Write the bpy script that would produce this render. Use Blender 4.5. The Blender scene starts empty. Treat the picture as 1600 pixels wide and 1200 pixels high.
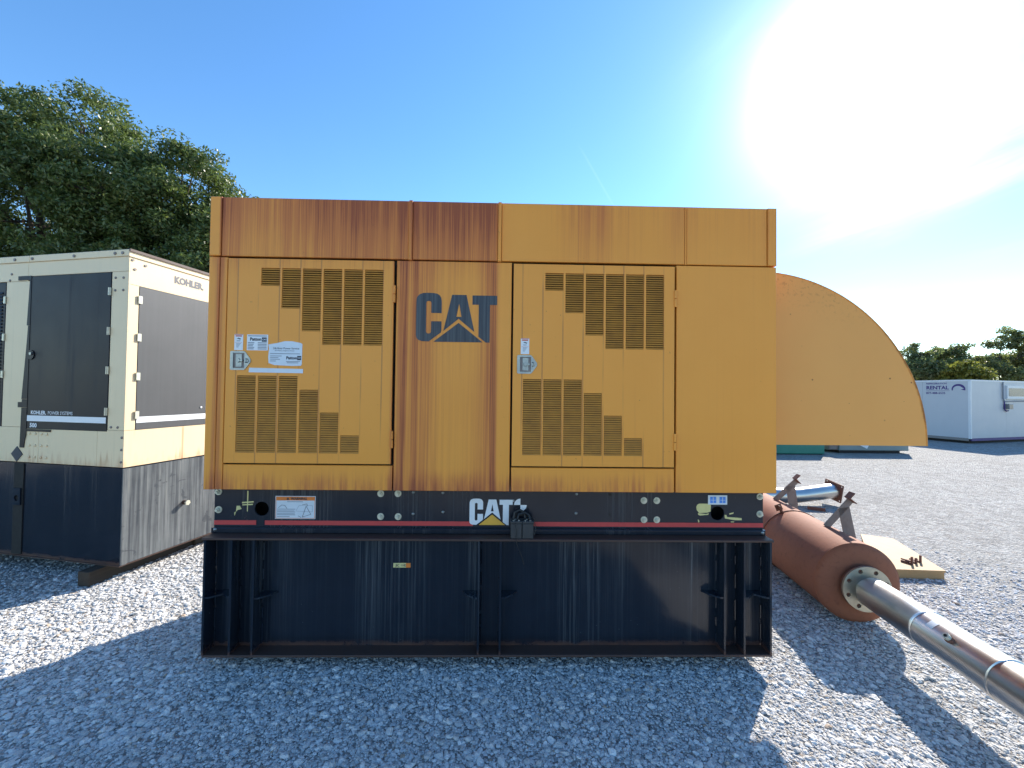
import bpy, bmesh, math, random
import numpy as np
from mathutils import Vector, Matrix
from mathutils.geometry import tessellate_polygon

R_ = math.radians
SC = bpy.context.scene
COL = SC.collection
rng = np.random.default_rng(7)
random.seed(7)

# ------------------------------------------------------------------ camera
YAW, PITCH, ROLL = R_(1.194), R_(1.175), R_(0.693)
CAM = Vector((0.0, -2.55, 1.718))
cam_d = bpy.data.cameras.new('camera')
cam_d.sensor_width = 36.0
cam_d.lens = 14.4
cam_d.clip_start = 0.05
cam_d.clip_end = 3000.0
cam = bpy.data.objects.new('camera', cam_d)
COL.objects.link(cam)
fw = Vector((math.sin(YAW) * math.cos(PITCH), math.cos(YAW) * math.cos(PITCH), math.sin(PITCH)))
rt = Vector((math.cos(YAW), -math.sin(YAW), 0))
up = rt.cross(fw)
rt2 = rt * math.cos(ROLL) + up * math.sin(ROLL)
up2 = -rt * math.sin(ROLL) + up * math.cos(ROLL)
m = Matrix((rt2, up2, -fw)).transposed().to_4x4()
m.translation = CAM
cam.matrix_world = m
SC.camera = cam

# ------------------------------------------------------------------ sun, sky, exposure
SUN_AZ, SUN_EL = R_(41.75), R_(30.55)
SUN_DIR = Vector((math.sin(SUN_AZ) * math.cos(SUN_EL), math.cos(SUN_AZ) * math.cos(SUN_EL), math.sin(SUN_EL)))
SUN_STRENGTH = 3.6
SKY_STRENGTH = 0.12
EXPOSURE = 1.52
sun_d = bpy.data.lights.new('sun', 'SUN')
sun_d.energy = SUN_STRENGTH
sun_d.angle = R_(0.53)
sun_d.color = (1.0, 0.92, 0.80)
sun = bpy.data.objects.new('sun', sun_d)
COL.objects.link(sun)
sun.rotation_euler = (-SUN_DIR).to_track_quat('-Z', 'Y').to_euler()
sun.location = SUN_DIR * 60
SC.view_settings.view_transform = 'Standard'
SC.view_settings.look = 'None'
SC.view_settings.exposure = EXPOSURE
SC.view_settings.gamma = 1.0
SC.view_settings.use_curve_mapping = False
SC.cycles.max_bounces = 6
SC.cycles.diffuse_bounces = 3
SC.cycles.glossy_bounces = 3
SC.cycles.transmission_bounces = 3


# ------------------------------------------------------------------ node helper
class V:
    """a socket value with arithmetic"""
    def __init__(self, g, s): self.g, self.s = g, s
    def __add__(self, o): return self.g.m('ADD', self, o)
    def __radd__(self, o): return self.g.m('ADD', o, self)
    def __sub__(self, o): return self.g.m('SUBTRACT', self, o)
    def __rsub__(self, o): return self.g.m('SUBTRACT', o, self)
    def __mul__(self, o): return self.g.m('MULTIPLY', self, o)
    def __rmul__(self, o): return self.g.m('MULTIPLY', o, self)
    def __truediv__(self, o): return self.g.m('DIVIDE', self, o)
    def __rtruediv__(self, o): return self.g.m('DIVIDE', o, self)
    def __pow__(self, o): return self.g.m('POWER', self, o)


class G:
    def __init__(self, tree):
        self.t = tree
        tree.nodes.clear()
    def n(self, typ, **kw):
        nd = self.t.nodes.new(typ)
        for k, v in kw.items(): setattr(nd, k, v)
        return nd
    def put(self, sock, val):
        if isinstance(val, V): self.t.links.new(val.s, sock)
        elif isinstance(val, bpy.types.NodeSocket): self.t.links.new(val, sock)
        elif sock.type == 'RGBA' and len(val) == 3: sock.default_value = (*val, 1)
        else: sock.default_value = val
    def m(self, op, a, b=0.0, c=None, clamp=False):
        nd = self.n('ShaderNodeMath', operation=op, use_clamp=clamp)
        self.put(nd.inputs[0], a); self.put(nd.inputs[1], b)
        if c is not None: self.put(nd.inputs[2], c)
        return V(self, nd.outputs[0])
    def clamp(self, a): return self.m('ADD', a, 0.0, clamp=True)
    def step(self, a, lo, hi):
        nd = self.n('ShaderNodeMapRange', interpolation_type='SMOOTHSTEP')
        self.put(nd.inputs[0], a); self.put(nd.inputs[1], lo); self.put(nd.inputs[2], hi)
        return V(self, nd.outputs[0])
    def coords(self, kind='Object'):
        tc = self.n('ShaderNodeTexCoord')
        return V(self, tc.outputs[kind])
    def sep(self, v):
        nd = self.n('ShaderNodeSeparateXYZ'); self.put(nd.inputs[0], v)
        return [V(self, o) for o in nd.outputs]
    def comb(self, x=0.0, y=0.0, z=0.0):
        nd = self.n('ShaderNodeCombineXYZ')
        for i, q in enumerate((x, y, z)): self.put(nd.inputs[i], q)
        return V(self, nd.outputs[0])
    def noise(self, vec, scale=1.0, detail=3.0, rough=0.55, col=False, dist=0.0):
        nd = self.n('ShaderNodeTexNoise')
        self.put(nd.inputs['Vector'], vec)
        nd.inputs['Scale'].default_value = scale
        nd.inputs['Detail'].default_value = detail
        nd.inputs['Roughness'].default_value = rough
        nd.inputs['Distortion'].default_value = dist
        return V(self, nd.outputs['Color' if col else 0])
    def voro(self, vec, scale, feature='F1', out='Distance', rnd=1.0):
        nd = self.n('ShaderNodeTexVoronoi', feature=feature)
        self.put(nd.inputs['Vector'], vec)
        nd.inputs['Scale'].default_value = scale
        nd.inputs['Randomness'].default_value = rnd
        return V(self, nd.outputs[out])
    def ramp(self, fac, stops, interp='LINEAR'):
        nd = self.n('ShaderNodeValToRGB')
        self.put(nd.inputs[0], fac)
        cr = nd.color_ramp; cr.interpolation = interp
        while len(cr.elements) < len(stops): cr.elements.new(0.5)
        for e, (p, c) in zip(cr.elements, stops):
            e.position = p
            e.color = (c, c, c, 1) if isinstance(c, (int, float)) else (*c, 1)
        return V(self, nd.outputs[0])
    def mix(self, f, a, b, blend='MIX'):
        nd = self.n('ShaderNodeMix', data_type='RGBA', blend_type=blend)
        self.put(nd.inputs[0], f); self.put(nd.inputs[6], a); self.put(nd.inputs[7], b)
        return V(self, nd.outputs[2])
    def bump(self, h, strength=0.2, dist=0.01):
        nd = self.n('ShaderNodeBump')
        nd.inputs['Strength'].default_value = strength
        nd.inputs['Distance'].default_value = dist
        self.put(nd.inputs['Height'], h)
        return V(self, nd.outputs[0])
    def finish(self, col, rough=0.5, metal=0.0, normal=None, spec=0.5, **kw):
        b = self.n('ShaderNodeBsdfPrincipled')
        self.put(b.inputs['Base Color'], col)
        self.put(b.inputs['Roughness'], rough)
        self.put(b.inputs['Metallic'], metal)
        self.put(b.inputs['Specular IOR Level'], spec)
        if normal is not None: self.put(b.inputs['Normal'], normal)
        for k, v in kw.items(): self.put(b.inputs[k], v)
        o = self.n('ShaderNodeOutputMaterial')
        self.t.links.new(b.outputs[0], o.inputs[0])
        return b


def mat(name):
    mt = bpy.data.materials.new(name)
    mt.use_nodes = True
    return mt, G(mt.node_tree)


# ------------------------------------------------------------------ world
w = bpy.data.worlds.new('World'); SC.world = w; w.use_nodes = True
g = G(w.node_tree)
sky = g.n('ShaderNodeTexSky', sky_type='NISHITA')
sky.sun_disc = False
sky.sun_elevation = SUN_EL
sky.sun_rotation = SUN_AZ
sky.altitude = 200
sky.air_density = 1.0
sky.dust_density = 0.0
sky.ozone_density = 2.0
dirv = g.coords('Generated')
dn = g.n('ShaderNodeVectorMath', operation='NORMALIZE'); g.put(dn.inputs[0], dirv)
dot = g.n('ShaderNodeVectorMath', operation='DOT_PRODUCT'); g.put(dot.inputs[0], dn.outputs[0]); dot.inputs[1].default_value = SUN_DIR
mu = V(g, dot.outputs['Value'])
# sun glow painted into the sky colour, strengthened by a thin cloud veil
hg = 1.0 / ((1.0 + 0.88 ** 2 - mu * (2 * 0.88)) ** 1.5)
dx, dy, dz = g.sep(dn.outputs[0])
inv = 1.0 / g.m('MAXIMUM', dz + 0.12, 0.05)
plane = g.comb(dx * inv, dy * inv * 0.35 + dx * inv * 0.25, 0.0)
cl = g.noise(plane, 1.6, 6.0, 0.6, dist=0.6)
cl2 = g.noise(g.comb(dx * inv * 0.5, dy * inv * 0.5, 3.0), 0.9, 3.0, 0.5)
ca, cb = Vector((0.1535, 0.8434, 0.5148)).normalized(), Vector((0.2394, 0.8827, 0.4043)).normalized()
cn_ = ca.cross(cb).normalized()
ndot = g.n('ShaderNodeVectorMath', operation='DOT_PRODUCT'); g.put(ndot.inputs[0], dn.outputs[0]); ndot.inputs[1].default_value = cn_
mdot = g.n('ShaderNodeVectorMath', operation='DOT_PRODUCT'); g.put(mdot.inputs[0], dn.outputs[0]); mdot.inputs[1].default_value = ((ca + cb) / 2).normalized()
contrail = g.step(g.m('ABSOLUTE', V(g, ndot.outputs['Value'])), 0.0035, 0.0005) * g.step(V(g, mdot.outputs['Value']), 0.9962, 0.9995)
veil = g.step(cl, 0.40, 0.80) * g.step(cl2, 0.40, 0.66) * g.step(dz, 0.0, 0.12)
hg2 = 1.0 / ((1.0 + 0.94 ** 2 - mu * (2 * 0.94)) ** 1.5)  # tighter bright core of the added sun glow, no cloud mask
glow_and_cloud = (0.0042 + veil * 0.05) * hg + 0.007 * hg2 + contrail * 0.12
hsv = g.n('ShaderNodeHueSaturation'); hsv.inputs['Saturation'].default_value = 1.22; hsv.inputs['Value'].default_value = 0.88
g.put(hsv.inputs['Color'], V(g, sky.outputs[0]))
skyc = g.mix(1.0, V(g, hsv.outputs[0]), g.comb(glow_and_cloud * 1.0, glow_and_cloud * 1.0, glow_and_cloud * 1.02), 'ADD')
bg = g.n('ShaderNodeBackground'); g.put(bg.inputs[0], skyc); bg.inputs[1].default_value = SKY_STRENGTH
wo = g.n('ShaderNodeOutputWorld'); g.t.links.new(bg.outputs[0], wo.inputs[0])


# ------------------------------------------------------------------ mesh helper
def link(ob, parent=None):
    COL.objects.link(ob)
    if parent is not None: ob.parent = parent
    return ob


def tag(o, label=None, cat=None, group=None, kind=None):
    if label: o['label'] = label
    if cat: o['category'] = cat
    if group: o['group'] = group
    if kind: o['kind'] = kind
    return o


def empty(name, loc=(0, 0, 0), rz=0.0, label=None, cat=None, group=None):
    o = bpy.data.objects.new(name, None)
    o.empty_display_size = 0.2
    o.location = loc; o.rotation_euler = (0, 0, rz)
    COL.objects.link(o)
    return tag(o, label, cat, group)


class MB:
    def __init__(self): self.v, self.f, self.mi, self.cur, self.sm = [], [], [], 0, []
    def use(self, i): self.cur = i; return self
    def add(self, verts, faces, smooth=False):
        o = len(self.v)
        self.v += [tuple(q) for q in verts]
        for f in faces:
            self.f.append(tuple(i + o for i in f)); self.mi.append(self.cur); self.sm.append(smooth)
        return self
    def box(self, x0, x1, y0, y1, z0, z1):
        return self.add([(x, y, z) for z in (z0, z1) for y in (y0, y1) for x in (x0, x1)],
                        [(0, 2, 3, 1), (4, 5, 7, 6), (0, 1, 5, 4), (2, 6, 7, 3), (0, 4, 6, 2), (1, 3, 7, 5)])
    def cbox(self, x0, x1, y0, y1, z0, z1, c=0.004):
        """box with chamfered front (low y) edges"""
        a = [(x0 + c, y0, z0 + c), (x1 - c, y0, z0 + c), (x1 - c, y0, z1 - c), (x0 + c, y0, z1 - c)]
        b = [(x0, y0 + c, z0), (x1, y0 + c, z0), (x1, y0 + c, z1), (x0, y0 + c, z1)]
        d = [(x0, y1, z0), (x1, y1, z0), (x1, y1, z1), (x0, y1, z1)]
        fs = [(0, 1, 2, 3), (11, 10, 9, 8)]
        for k in range(4):
            n = (k + 1) % 4
            fs += [(k + 4, n + 4, n, k), (k + 8, n + 8, n + 4, k + 4)]
        return self.add(a + b + d, fs)
    def obox(self, c, ax, ay, az, hx, hy, hz):
        c, ax, ay, az = Vector(c), Vector(ax).normalized(), Vector(ay).normalized(), Vector(az).normalized()
        return self.add([c + ax * hx * i + ay * hy * j + az * hz * k for k in (-1, 1) for j in (-1, 1) for i in (-1, 1)],
                        [(0, 2, 3, 1), (4, 5, 7, 6), (0, 1, 5, 4), (2, 6, 7, 3), (0, 4, 6, 2), (1, 3, 7, 5)])
    def bar(self, p0, p1, w, t, nrm=(0, 0, 1)):
        p0, p1 = Vector(p0), Vector(p1)
        a = (p1 - p0).normalized(); b = Vector(nrm).cross(a).normalized(); c = a.cross(b)
        return self.obox((p0 + p1) / 2, a, b, c, (p1 - p0).length / 2, w / 2, t / 2)
    def lathe(self, p0, p1, prof, n=24, caps=True, smooth=True):
        """prof: list of (t along axis 0..1 or metres?, radius); t in metres from p0"""
        p0, p1 = Vector(p0), Vector(p1)
        a = (p1 - p0).normalized()
        b = a.orthogonal().normalized(); c = a.cross(b)
        vs, fs = [], []
        for t, r in prof:
            for k in range(n):
                q = 2 * math.pi * k / n
                vs.append(p0 + a * t + (b * math.cos(q) + c * math.sin(q)) * r)
        for i in range(len(prof) - 1):
            for k in range(n):
                k2 = (k + 1) % n
                fs.append((i * n + k, i * n + k2, (i + 1) * n + k2, (i + 1) * n + k))
        self.add(vs, fs, smooth)
        if caps:
            o = len(self.v) - len(vs)
            self.f.append(tuple(o + k for k in reversed(range(n)))); self.mi.append(self.cur); self.sm.append(False)
            self.f.append(tuple(o + (len(prof) - 1) * n + k for k in range(n))); self.mi.append(self.cur); self.sm.append(False)
        return self
    def cyl(self, p0, p1, r, r2=None, n=16, caps=True, smooth=True):
        L = (Vector(p1) - Vector(p0)).length
        return self.lathe(p0, p1, [(0, r), (L, r if r2 is None else r2)], n, caps, smooth)
    def tube(self, pts, rad, n=10, caps=True, smooth=True):
        pts = [Vector(p) for p in pts]
        rads = rad if isinstance(rad, (list, tuple)) else [rad] * len(pts)
        vs, fs = [], []
        b = None
        for i, p in enumerate(pts):
            d = (pts[min(i + 1, len(pts) - 1)] - pts[max(i - 1, 0)]).normalized()
            if b is None: b = d.orthogonal().normalized()
            b = (b - d * b.dot(d)).normalized()
            c = d.cross(b)
            for k in range(n):
                q = 2 * math.pi * k / n
                vs.append(p + (b * math.cos(q) + c * math.sin(q)) * rads[i])
        for i in range(len(pts) - 1):
            for k in range(n):
                k2 = (k + 1) % n
                fs.append((i * n + k, i * n + k2, (i + 1) * n + k2, (i + 1) * n + k))
        if caps:
            fs.append(tuple(reversed(range(n)))); fs.append(tuple((len(pts) - 1) * n + k for k in range(n)))
        return self.add(vs, fs, smooth)
    def flat(self, loops, fn):
        """filled outline (first loop) with holes; fn maps (u,v) -> xyz"""
        tris = tessellate_polygon([[Vector((a, b, 0)) for a, b in lp] for lp in loops])
        pts = [p for lp in loops for p in lp]
        out = []
        for t in tris:
            (ax, ay), (bx, by), (cx, cy) = (pts[i] for i in t)
            ar = (bx - ax) * (cy - ay) - (by - ay) * (cx - ax)
            out.append(t if ar > 0 else t[::-1])
        return self.add([fn(*p) for p in pts], out)
    def prism(self, loops, f0, f1):
        """outline with holes between two mappings (f0 front, f1 back)"""
        self.flat(loops, f0)
        n0 = len(self.f)
        self.flat(loops, f1)
        for i in range(n0, len(self.f)): self.f[i] = self.f[i][::-1]
        for lp in loops:
            k = len(lp)
            self.add([f0(*p) for p in lp] + [f1(*p) for p in lp], [(i, (i + 1) % k, (i + 1) % k + k, i + k) for i in range(k)])
        return self
    def text(self, body, size, fn, bold=0.0, align='LEFT', sx=1.0, shear=0.0):
        cu = bpy.data.curves.new('text', 'FONT')
        cu.body = body; cu.size = size; cu.align_x = align; cu.offset = bold; cu.shear = shear
        cu.resolution_u = 2
        ob = bpy.data.objects.new('text', cu); COL.objects.link(ob)
        dg = bpy.context.evaluated_depsgraph_get()
        me = ob.evaluated_get(dg).to_mesh()
        self.add([fn(q.co.x * sx, q.co.y) for q in me.vertices], [tuple(p.vertices) for p in me.polygons])
        ob.evaluated_get(dg).to_mesh_clear()
        bpy.data.objects.remove(ob); bpy.data.curves.remove(cu)
        return self
    def mesh(self, name, mats, recalc=True, sharp=40):
        me = bpy.data.meshes.new(name)
        me.from_pydata(self.v, [], self.f)
        for q in (mats if isinstance(mats, (list, tuple)) else [mats]): me.materials.append(q)
        me.polygons.foreach_set('material_index', self.mi)
        me.polygons.foreach_set('use_smooth', self.sm)
        if recalc:
            bm = bmesh.new(); bm.from_mesh(me)
            bmesh.ops.recalc_face_normals(bm, faces=bm.faces)
            bm.to_mesh(me); bm.free()
        me.update()
        if any(self.sm): me.set_sharp_from_angle(angle=R_(sharp))
        return me
    def build(self, name, mats, parent=None, recalc=True, **kw):
        return link(bpy.data.objects.new(name, self.mesh(name, mats, recalc)), parent)


# ------------------------------------------------------------------ materials
XL, XR = -1.822, 1.724
Z_ENC, Z_BAND, Z_TOP = 1.104, 2.534, 2.908


def yellow_paint(name, vent_x=None, fade=0.5):
    mt, g = mat(name)
    x, y, z = g.sep(g.coords())
    xn = (x - XL) / (XR - XL)
    P = lambda q: (q - XL) / (XR - XL)
    upper = g.ramp(xn, [(P(a), b) for a, b in [(-1.82, .05), (-1.757, .06), (-1.752, .95), (-1.70, .62), (-1.6, .42), (-1.42, .45), (-1.25, .6),
                                               (-1.1, .78), (-0.9, .9), (-.8, .72), (-.62, .95), (-.60, .35), (-.578, .9), (-.3, .95), (-.06, .92),
                                               (-.04, .2), (-.02, .12), (.1, .04), (.3, .1), (.5, .36), (.62, .42), (.7, .2), (.9, .12), (1.13, .3), (1.16, .2), (1.3, .12), (1.72, .16)]])
    lower = g.ramp(xn, [(P(a), b) for a, b in [(-1.82, .03), (-1.785, .12), (-1.765, .55), (-1.74, .5), (-1.725, .12), (-1.6, .02), (-.72, .05),
                                               (-.685, .3), (-.65, .35), (-.628, .95), (-.612, .9), (-.596, .25), (-.575, .3), (-.558, .85), (-.54, .55), (-.50, .35), (-.46, .38),
                                               (-.40, .16), (-.22, .16), (-.14, .3), (-.10, .5), (-.075, .9), (-.055, .75), (-.042, .2), (-.02, .05), (.2, .02), (1.09, .06), (1.72, .05)]])
    isup = g.step(z, Z_BAND - 0.004, Z_BAND + 0.004)
    amt_u = upper * (0.70 + 0.6 * g.step(z, Z_BAND, Z_TOP))
    nbig = g.noise(g.comb(x * 2.2, 0.0, z * 0.6), 1.0, 3.0)
    amt_l = lower * (0.65 + 0.55 * nbig) + fade * 0.30 * g.step(z, 2.36, 2.56) * g.step(x, 0.9, -0.9)
    amt = amt_u * isup + amt_l * (1.0 - isup)
    wob = g.noise(g.comb(x * 3, 0.0, z * 1.5), 1.0, 2.0) * 0.012
    s1 = g.noise(g.comb((x + wob) * 55.0, y * 8.0, z * 0.55), 1.0, 4.0, 0.7)
    s2 = g.noise(g.comb((x + wob) * 140.0, y * 8.0, z * 1.1), 1.0, 2.0, 0.6)
    streak = g.step(s1 * 0.65 + s2 * 0.35, 0.34, 0.64)
    blot = g.noise(g.comb(x * 3.1, 0.0, z * 2.0), 1.0, 4.0, 0.6)
    rust = g.clamp(amt * (0.48 + (0.62 + 0.30 * (1.0 - isup)) * streak) * (0.72 + 0.55 * blot))
    # faint general chalking and grime
    grime = g.noise(g.comb(x * 1.4, y, z * 1.1), 1.5, 5.0, 0.6)
    dirt = g.noise(g.comb(x * 13.0, 0.0, z * 2.2), 1.0, 5.0, 0.65)
    sill = g.step(z, 1.262, 1.10) * g.step(dirt * 0.7 + 0.4 * s1, 0.36, 0.80) * g.step(x, 1.35, 0.75) * 1.0
    runs = g.step(s1, 0.55, 0.72) * 0.10
    tot = g.clamp(rust + sill * 0.75 + runs)
    base = g.mix(grime, (0.82, 0.308, 0.042), (0.90, 0.362, 0.060))
    c = g.mix(g.step(tot, 0.02, 0.55), base, (0.60, 0.185, 0.045))
    c = g.mix(g.step(tot, 0.42, 1.05) * 0.92, c, (0.30, 0.075, 0.034))
    if vent_x is not None:
        xs, z0, z1 = vent_x
        fr = g.m('FRACT', (x - xs + wob * 0.35) / 0.1267 + 0.5) - 0.5
        ln = g.m('ABSOLUTE', fr)
        line = g.step(ln, 0.05, 0.015) * g.step(g.noise(g.comb(x * 9, 0.0, z * 1.3), 1.0, 2.0), 0.38, 0.58)
        c = g.mix(line * 0.55, c, (0.30, 0.12, 0.05))
    # rust specks
    sp = g.step(g.noise(g.coords(), 38.0, 2.0, 0.5), 0.735, 0.78)
    c = g.mix(sp * 0.5, c, (0.16, 0.06, 0.03))
    wave = g.noise(g.comb(x * 1.3, y, z * 0.9), 1.0, 2.0)
    b = g.bump(wave * 1.0 + s2 * 0.01, 0.35, 0.02)
    g.finish(c, g.clamp(0.36 + 0.30 * tot), 0.0, b, 0.3)
    return mt


M = {}
M['yellow'] = yellow_paint('weathered_yellow_paint')
M['yellow_left_door'] = yellow_paint('weathered_yellow_paint_left_door', (-1.637, 1.26, 2.5), 0.55)
M['yellow_right_door'] = yellow_paint('weathered_yellow_paint_right_door', (0.115, 1.26, 2.5), 0.35)

# the hood has its own yellow with edge rust
mt, g = mat('hood_yellow_paint')
x, y, z = g.sep(g.coords())
rr = g.m('SQRT', (x - 1.7226) * (x - 1.7226) + (z - 1.385) * (z - 1.385))
n1 = g.noise(g.coords(), 9.0, 5.0, 0.65); n2 = g.noise(g.coords(), 40.0, 3.0, 0.6); n3 = g.noise(g.coords(), 1.7, 3.0)
edge = g.step(rr + n1 * 0.05 - 0.025, 1.168, 1.19) * g.step(x, 2.0, 2.8) * g.step(n3, 0.42, 0.6) * 0.8
topst = g.step(rr, 0.85, 1.12) * g.step(z, 2.1, 2.5) * g.step(n2, 0.52, 0.66) * 0.28
spots = g.step(g.voro(g.coords(), 13.0), 0.10, 0.05) * g.step(n3, 0.52, 0.62)
ru = g.clamp(edge + topst + spots + g.step(n1, 0.70, 0.78) * 0.4)
c = g.mix(n3, (0.76, 0.32, 0.070), (0.85, 0.38, 0.090))
c = g.mix(ru, c, (0.22, 0.075, 0.028))
g.finish(c, 0.5 + 0.3 * ru, 0.0, g.bump(n3 + n2 * 0.03, 0.3, 0.02), 0.4)
M['hood'] = mt


def simple(name, col, rough=0.5, metal=0.0, var=0.15, scale=20.0, spec=0.5, bump=0.0, tint=None):
    mt, g = mat(name)
    n = g.noise(g.coords(), scale, 4.0, 0.6)
    c2 = tint if tint else tuple(min(1, q * (1 - var)) for q in col)
    c = g.mix(n, tuple(min(1, q * (1 + var)) for q in col), c2)
    g.finish(c, g.clamp(rough + (n - 0.5) * 0.25), metal, g.bump(n, bump, 0.005) if bump else None, spec)
    return mt


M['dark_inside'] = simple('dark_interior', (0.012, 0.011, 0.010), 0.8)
M['vent'] = simple('vent_slat_paint', (0.66, 0.29, 0.045), 0.5, tint=(0.36, 0.15, 0.035), scale=14.0)
M['emblem_dark'] = None
mt, g = mat('faded_dark_emblem')
x, y, z = g.sep(g.coords())
s = g.noise(g.comb(x * 70, 0.0, z * 1.2), 1.0, 4.0, 0.7)
c = g.mix(g.step(s, 0.38, 0.68), (0.016, 0.020, 0.032), (0.070, 0.078, 0.085))
g.finish(c, 0.42, 0.0, None, 0.5)
M['emblem_dark'] = mt
M['white_vinyl'] = simple('white_vinyl', (0.74, 0.76, 0.78), 0.4, var=0.06)
M['emblem_yellow'] = simple('yellow_vinyl', (0.75, 0.40, 0.05), 0.4, var=0.1)
M['ink'] = simple('dark_ink', (0.03, 0.035, 0.05), 0.6)
M['orange_ink'] = simple('orange_ink', (0.75, 0.20, 0.03), 0.5)
M['red_ink'] = simple('red_ink', (0.55, 0.06, 0.03), 0.5)
M['grey_ink'] = simple('grey_ink', (0.22, 0.24, 0.28), 0.6)
M['dim_ink'] = simple('dim_ink', (0.13, 0.13, 0.14), 0.6)
M['blue_ink'] = simple('blue_ink', (0.06, 0.25, 0.75), 0.5)
M['sticker_blue'] = simple('pale_blue_paper', (0.66, 0.71, 0.76), 0.5, var=0.08)
M['cream_scrape'] = simple('cream_scrape', (0.68, 0.60, 0.26), 0.6, var=0.15)
M['chrome'] = simple('worn_chrome', (0.28, 0.30, 0.30), 0.36, 0.75, var=0.2, scale=30)
M['zinc'] = simple('zinc_plate', (0.62, 0.60, 0.48), 0.4, 0.35, var=0.2, scale=40)
M['black_plastic'] = simple('black_plastic', (0.035, 0.036, 0.038), 0.5, var=0.3)
M['cable'] = simple('black_rubber', (0.012, 0.012, 0.013), 0.5)


def black_paint(name, rust_low=True, lo=0.10, hi=0.80, chalk=0.35, base=(0.008, 0.011, 0.017), rough=0.14, spec=0.5, bands=None):
    mt, g = mat(name)
    x, y, z = g.sep(g.coords())
    big = g.noise(g.comb(x * 1.9, y * 1.5, 0.0), 1.0, 2.0)
    s = g.noise(g.comb(x * 75, y * 30, z * 0.9), 1.0, 4.0, 0.7)
    s2 = g.noise(g.comb(x * 22, y * 10, z * 0.5), 1.0, 3.0, 0.6)
    where = g.step(big, 0.46, 0.60)
    if bands: where = g.ramp((x + 1.9) / 3.8, [((a + 1.9) / 3.8, b) for a, b in bands])
    run = g.step(s, 0.40, 0.68) * where * g.step(s2, 0.34, 0.56) * (0.45 + 0.55 * g.step(z, lo, hi))
    dust = g.noise(g.coords(), 3.0, 5.0, 0.65)
    fleck = g.step(g.voro(g.coords(), 34.0), 0.10, 0.04) * g.step(dust, 0.55, 0.62)
    c = g.mix(dust, base, tuple(q * 1.9 for q in base))
    c = g.mix(g.clamp(run * chalk + fleck * 0.4), c, (0.20, 0.22, 0.23))
    r = g.noise(g.coords(), 7.0, 6.0, 0.7)
    rl = g.step(z + (r - 0.5) * 0.09, lo + 0.045, lo + 0.005)
    rh = g.step(z + (r - 0.5) * 0.10, hi - 0.035, hi) * g.step(big, 0.5, 0.62) * g.step(s2, 0.42, 0.6)
    ru = g.clamp(rl * g.step(r, 0.30, 0.55) * 0.9 + rh * 0.6) if rust_low else g.step(r, 0.66, 0.76) * 0.5
    c = g.mix(ru, c, (0.085, 0.034, 0.022))
    wave = g.noise(g.comb(x * 1.1, y, z * 1.1), 1.0, 2.0)
    g.finish(c, g.clamp(rough + 0.28 * run + 0.5 * ru + (dust - 0.5) * 0.18), 0.0, g.bump(wave + s * 0.004, 0.25, 0.02), spec)
    return mt


M['tank'] = black_paint('black_tank_paint', chalk=0.62, bands=[(-1.75, .15), (-1.5, .4), (-1.25, .1), (-.95, .06), (-.84, .75), (-.68, .4), (-.6, .7), (-.45, .08), (-.24, .1), (-.18, .75), (-.12, .1), (.1, .06), (.36, .12),
                                                                          (.40, 1.0), (.47, .9), (.53, .12), (.60, .7), (.66, .08), (.8, .35), (.84, .08), (1.2, .1), (1.24, 1.0), (1.29, .15), (1.55, .2), (1.62, .5), (1.7, .1)])
M['plain_tank'] = black_paint('plain_black_tank_paint', chalk=0.12, lo=0.13, hi=1.0)
M['rail'] = black_paint('black_rail_paint', False, 0.8, 1.1, 0.15, rough=0.2)
M['rust_edge'] = simple('rusty_black_steel', (0.035, 0.025, 0.022), 0.55, var=0.4, scale=14, tint=(0.085, 0.035, 0.022))
M['stripe'] = simple('red_stripe', (0.55, 0.055, 0.055), 0.4, var=0.12)

# cream genset
mt, g = mat('cream_paint')
x, y, z = g.sep(g.coords())
n = g.noise(g.coords(), 2.0, 5.0, 0.6); s = g.noise(g.comb(x * 26, y * 26, z * 0.7), 1.0, 4.0, 0.7)
c = g.mix(n, (0.74, 0.575, 0.36), (0.81, 0.64, 0.41))
c = g.mix(g.step(s, 0.52, 0.8) * 0.25, c, (0.42, 0.36, 0.24))
rz = g.step(z + (s - 0.5) * 0.5, 1.10, 0.98) * g.step(n, 0.35, 0.6)
rs = g.step(g.noise(g.comb(x * 9, y * 9, z * 0.25), 1.0, 2.0), 0.66, 0.72) * g.step(z, 1.36, 1.30)
c = g.mix(g.clamp(rz * 0.6 + rs * 0.55), c, (0.42, 0.19, 0.08))
g.finish(c, 0.45, 0.0, g.bump(n, 0.2, 0.01), 0.4)
M['cream'] = mt
M['door_black'] = black_paint('black_door_paint', False, 1.3, 2.8, 0.10, base=(0.008, 0.008, 0.011), rough=0.42, spec=0.22)
mt, g = mat('chalked_black_door')
x, y, z = g.sep(g.coords())
n = g.noise(g.coords(), 2.5, 5.0, 0.6); s = g.noise(g.comb(x * 40, y * 40, z * 0.6), 1.0, 4.0, 0.7)
c = g.mix(g.clamp(n * 0.6 + s * 0.5), (0.040, 0.041, 0.044), (0.085, 0.085, 0.088))
g.finish(c, 0.5, 0.0, None, 0.5)
M['door_grey'] = mt
mt, g = mat('chalky_streaked_tank_end')
x, y, z = g.sep(g.coords())
n = g.noise(g.coords(), 3.0, 5.0, 0.65); s = g.noise(g.comb(x * 30, y * 30, z * 0.8), 1.0, 4.0, 0.75)
k = g.noise(g.comb(y * 4.0, z * 5.0, 4.0), 1.3, 5.0, 0.65, dist=1.2)
f = g.clamp(g.step(s, 0.3, 0.75) * 0.8 + (n - 0.5) * 0.6)
f = f * (1.0 - 0.8 * g.step(k, 0.60, 0.66))
c = g.mix(f, (0.035, 0.040, 0.048), (0.20, 0.212, 0.212))
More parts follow.
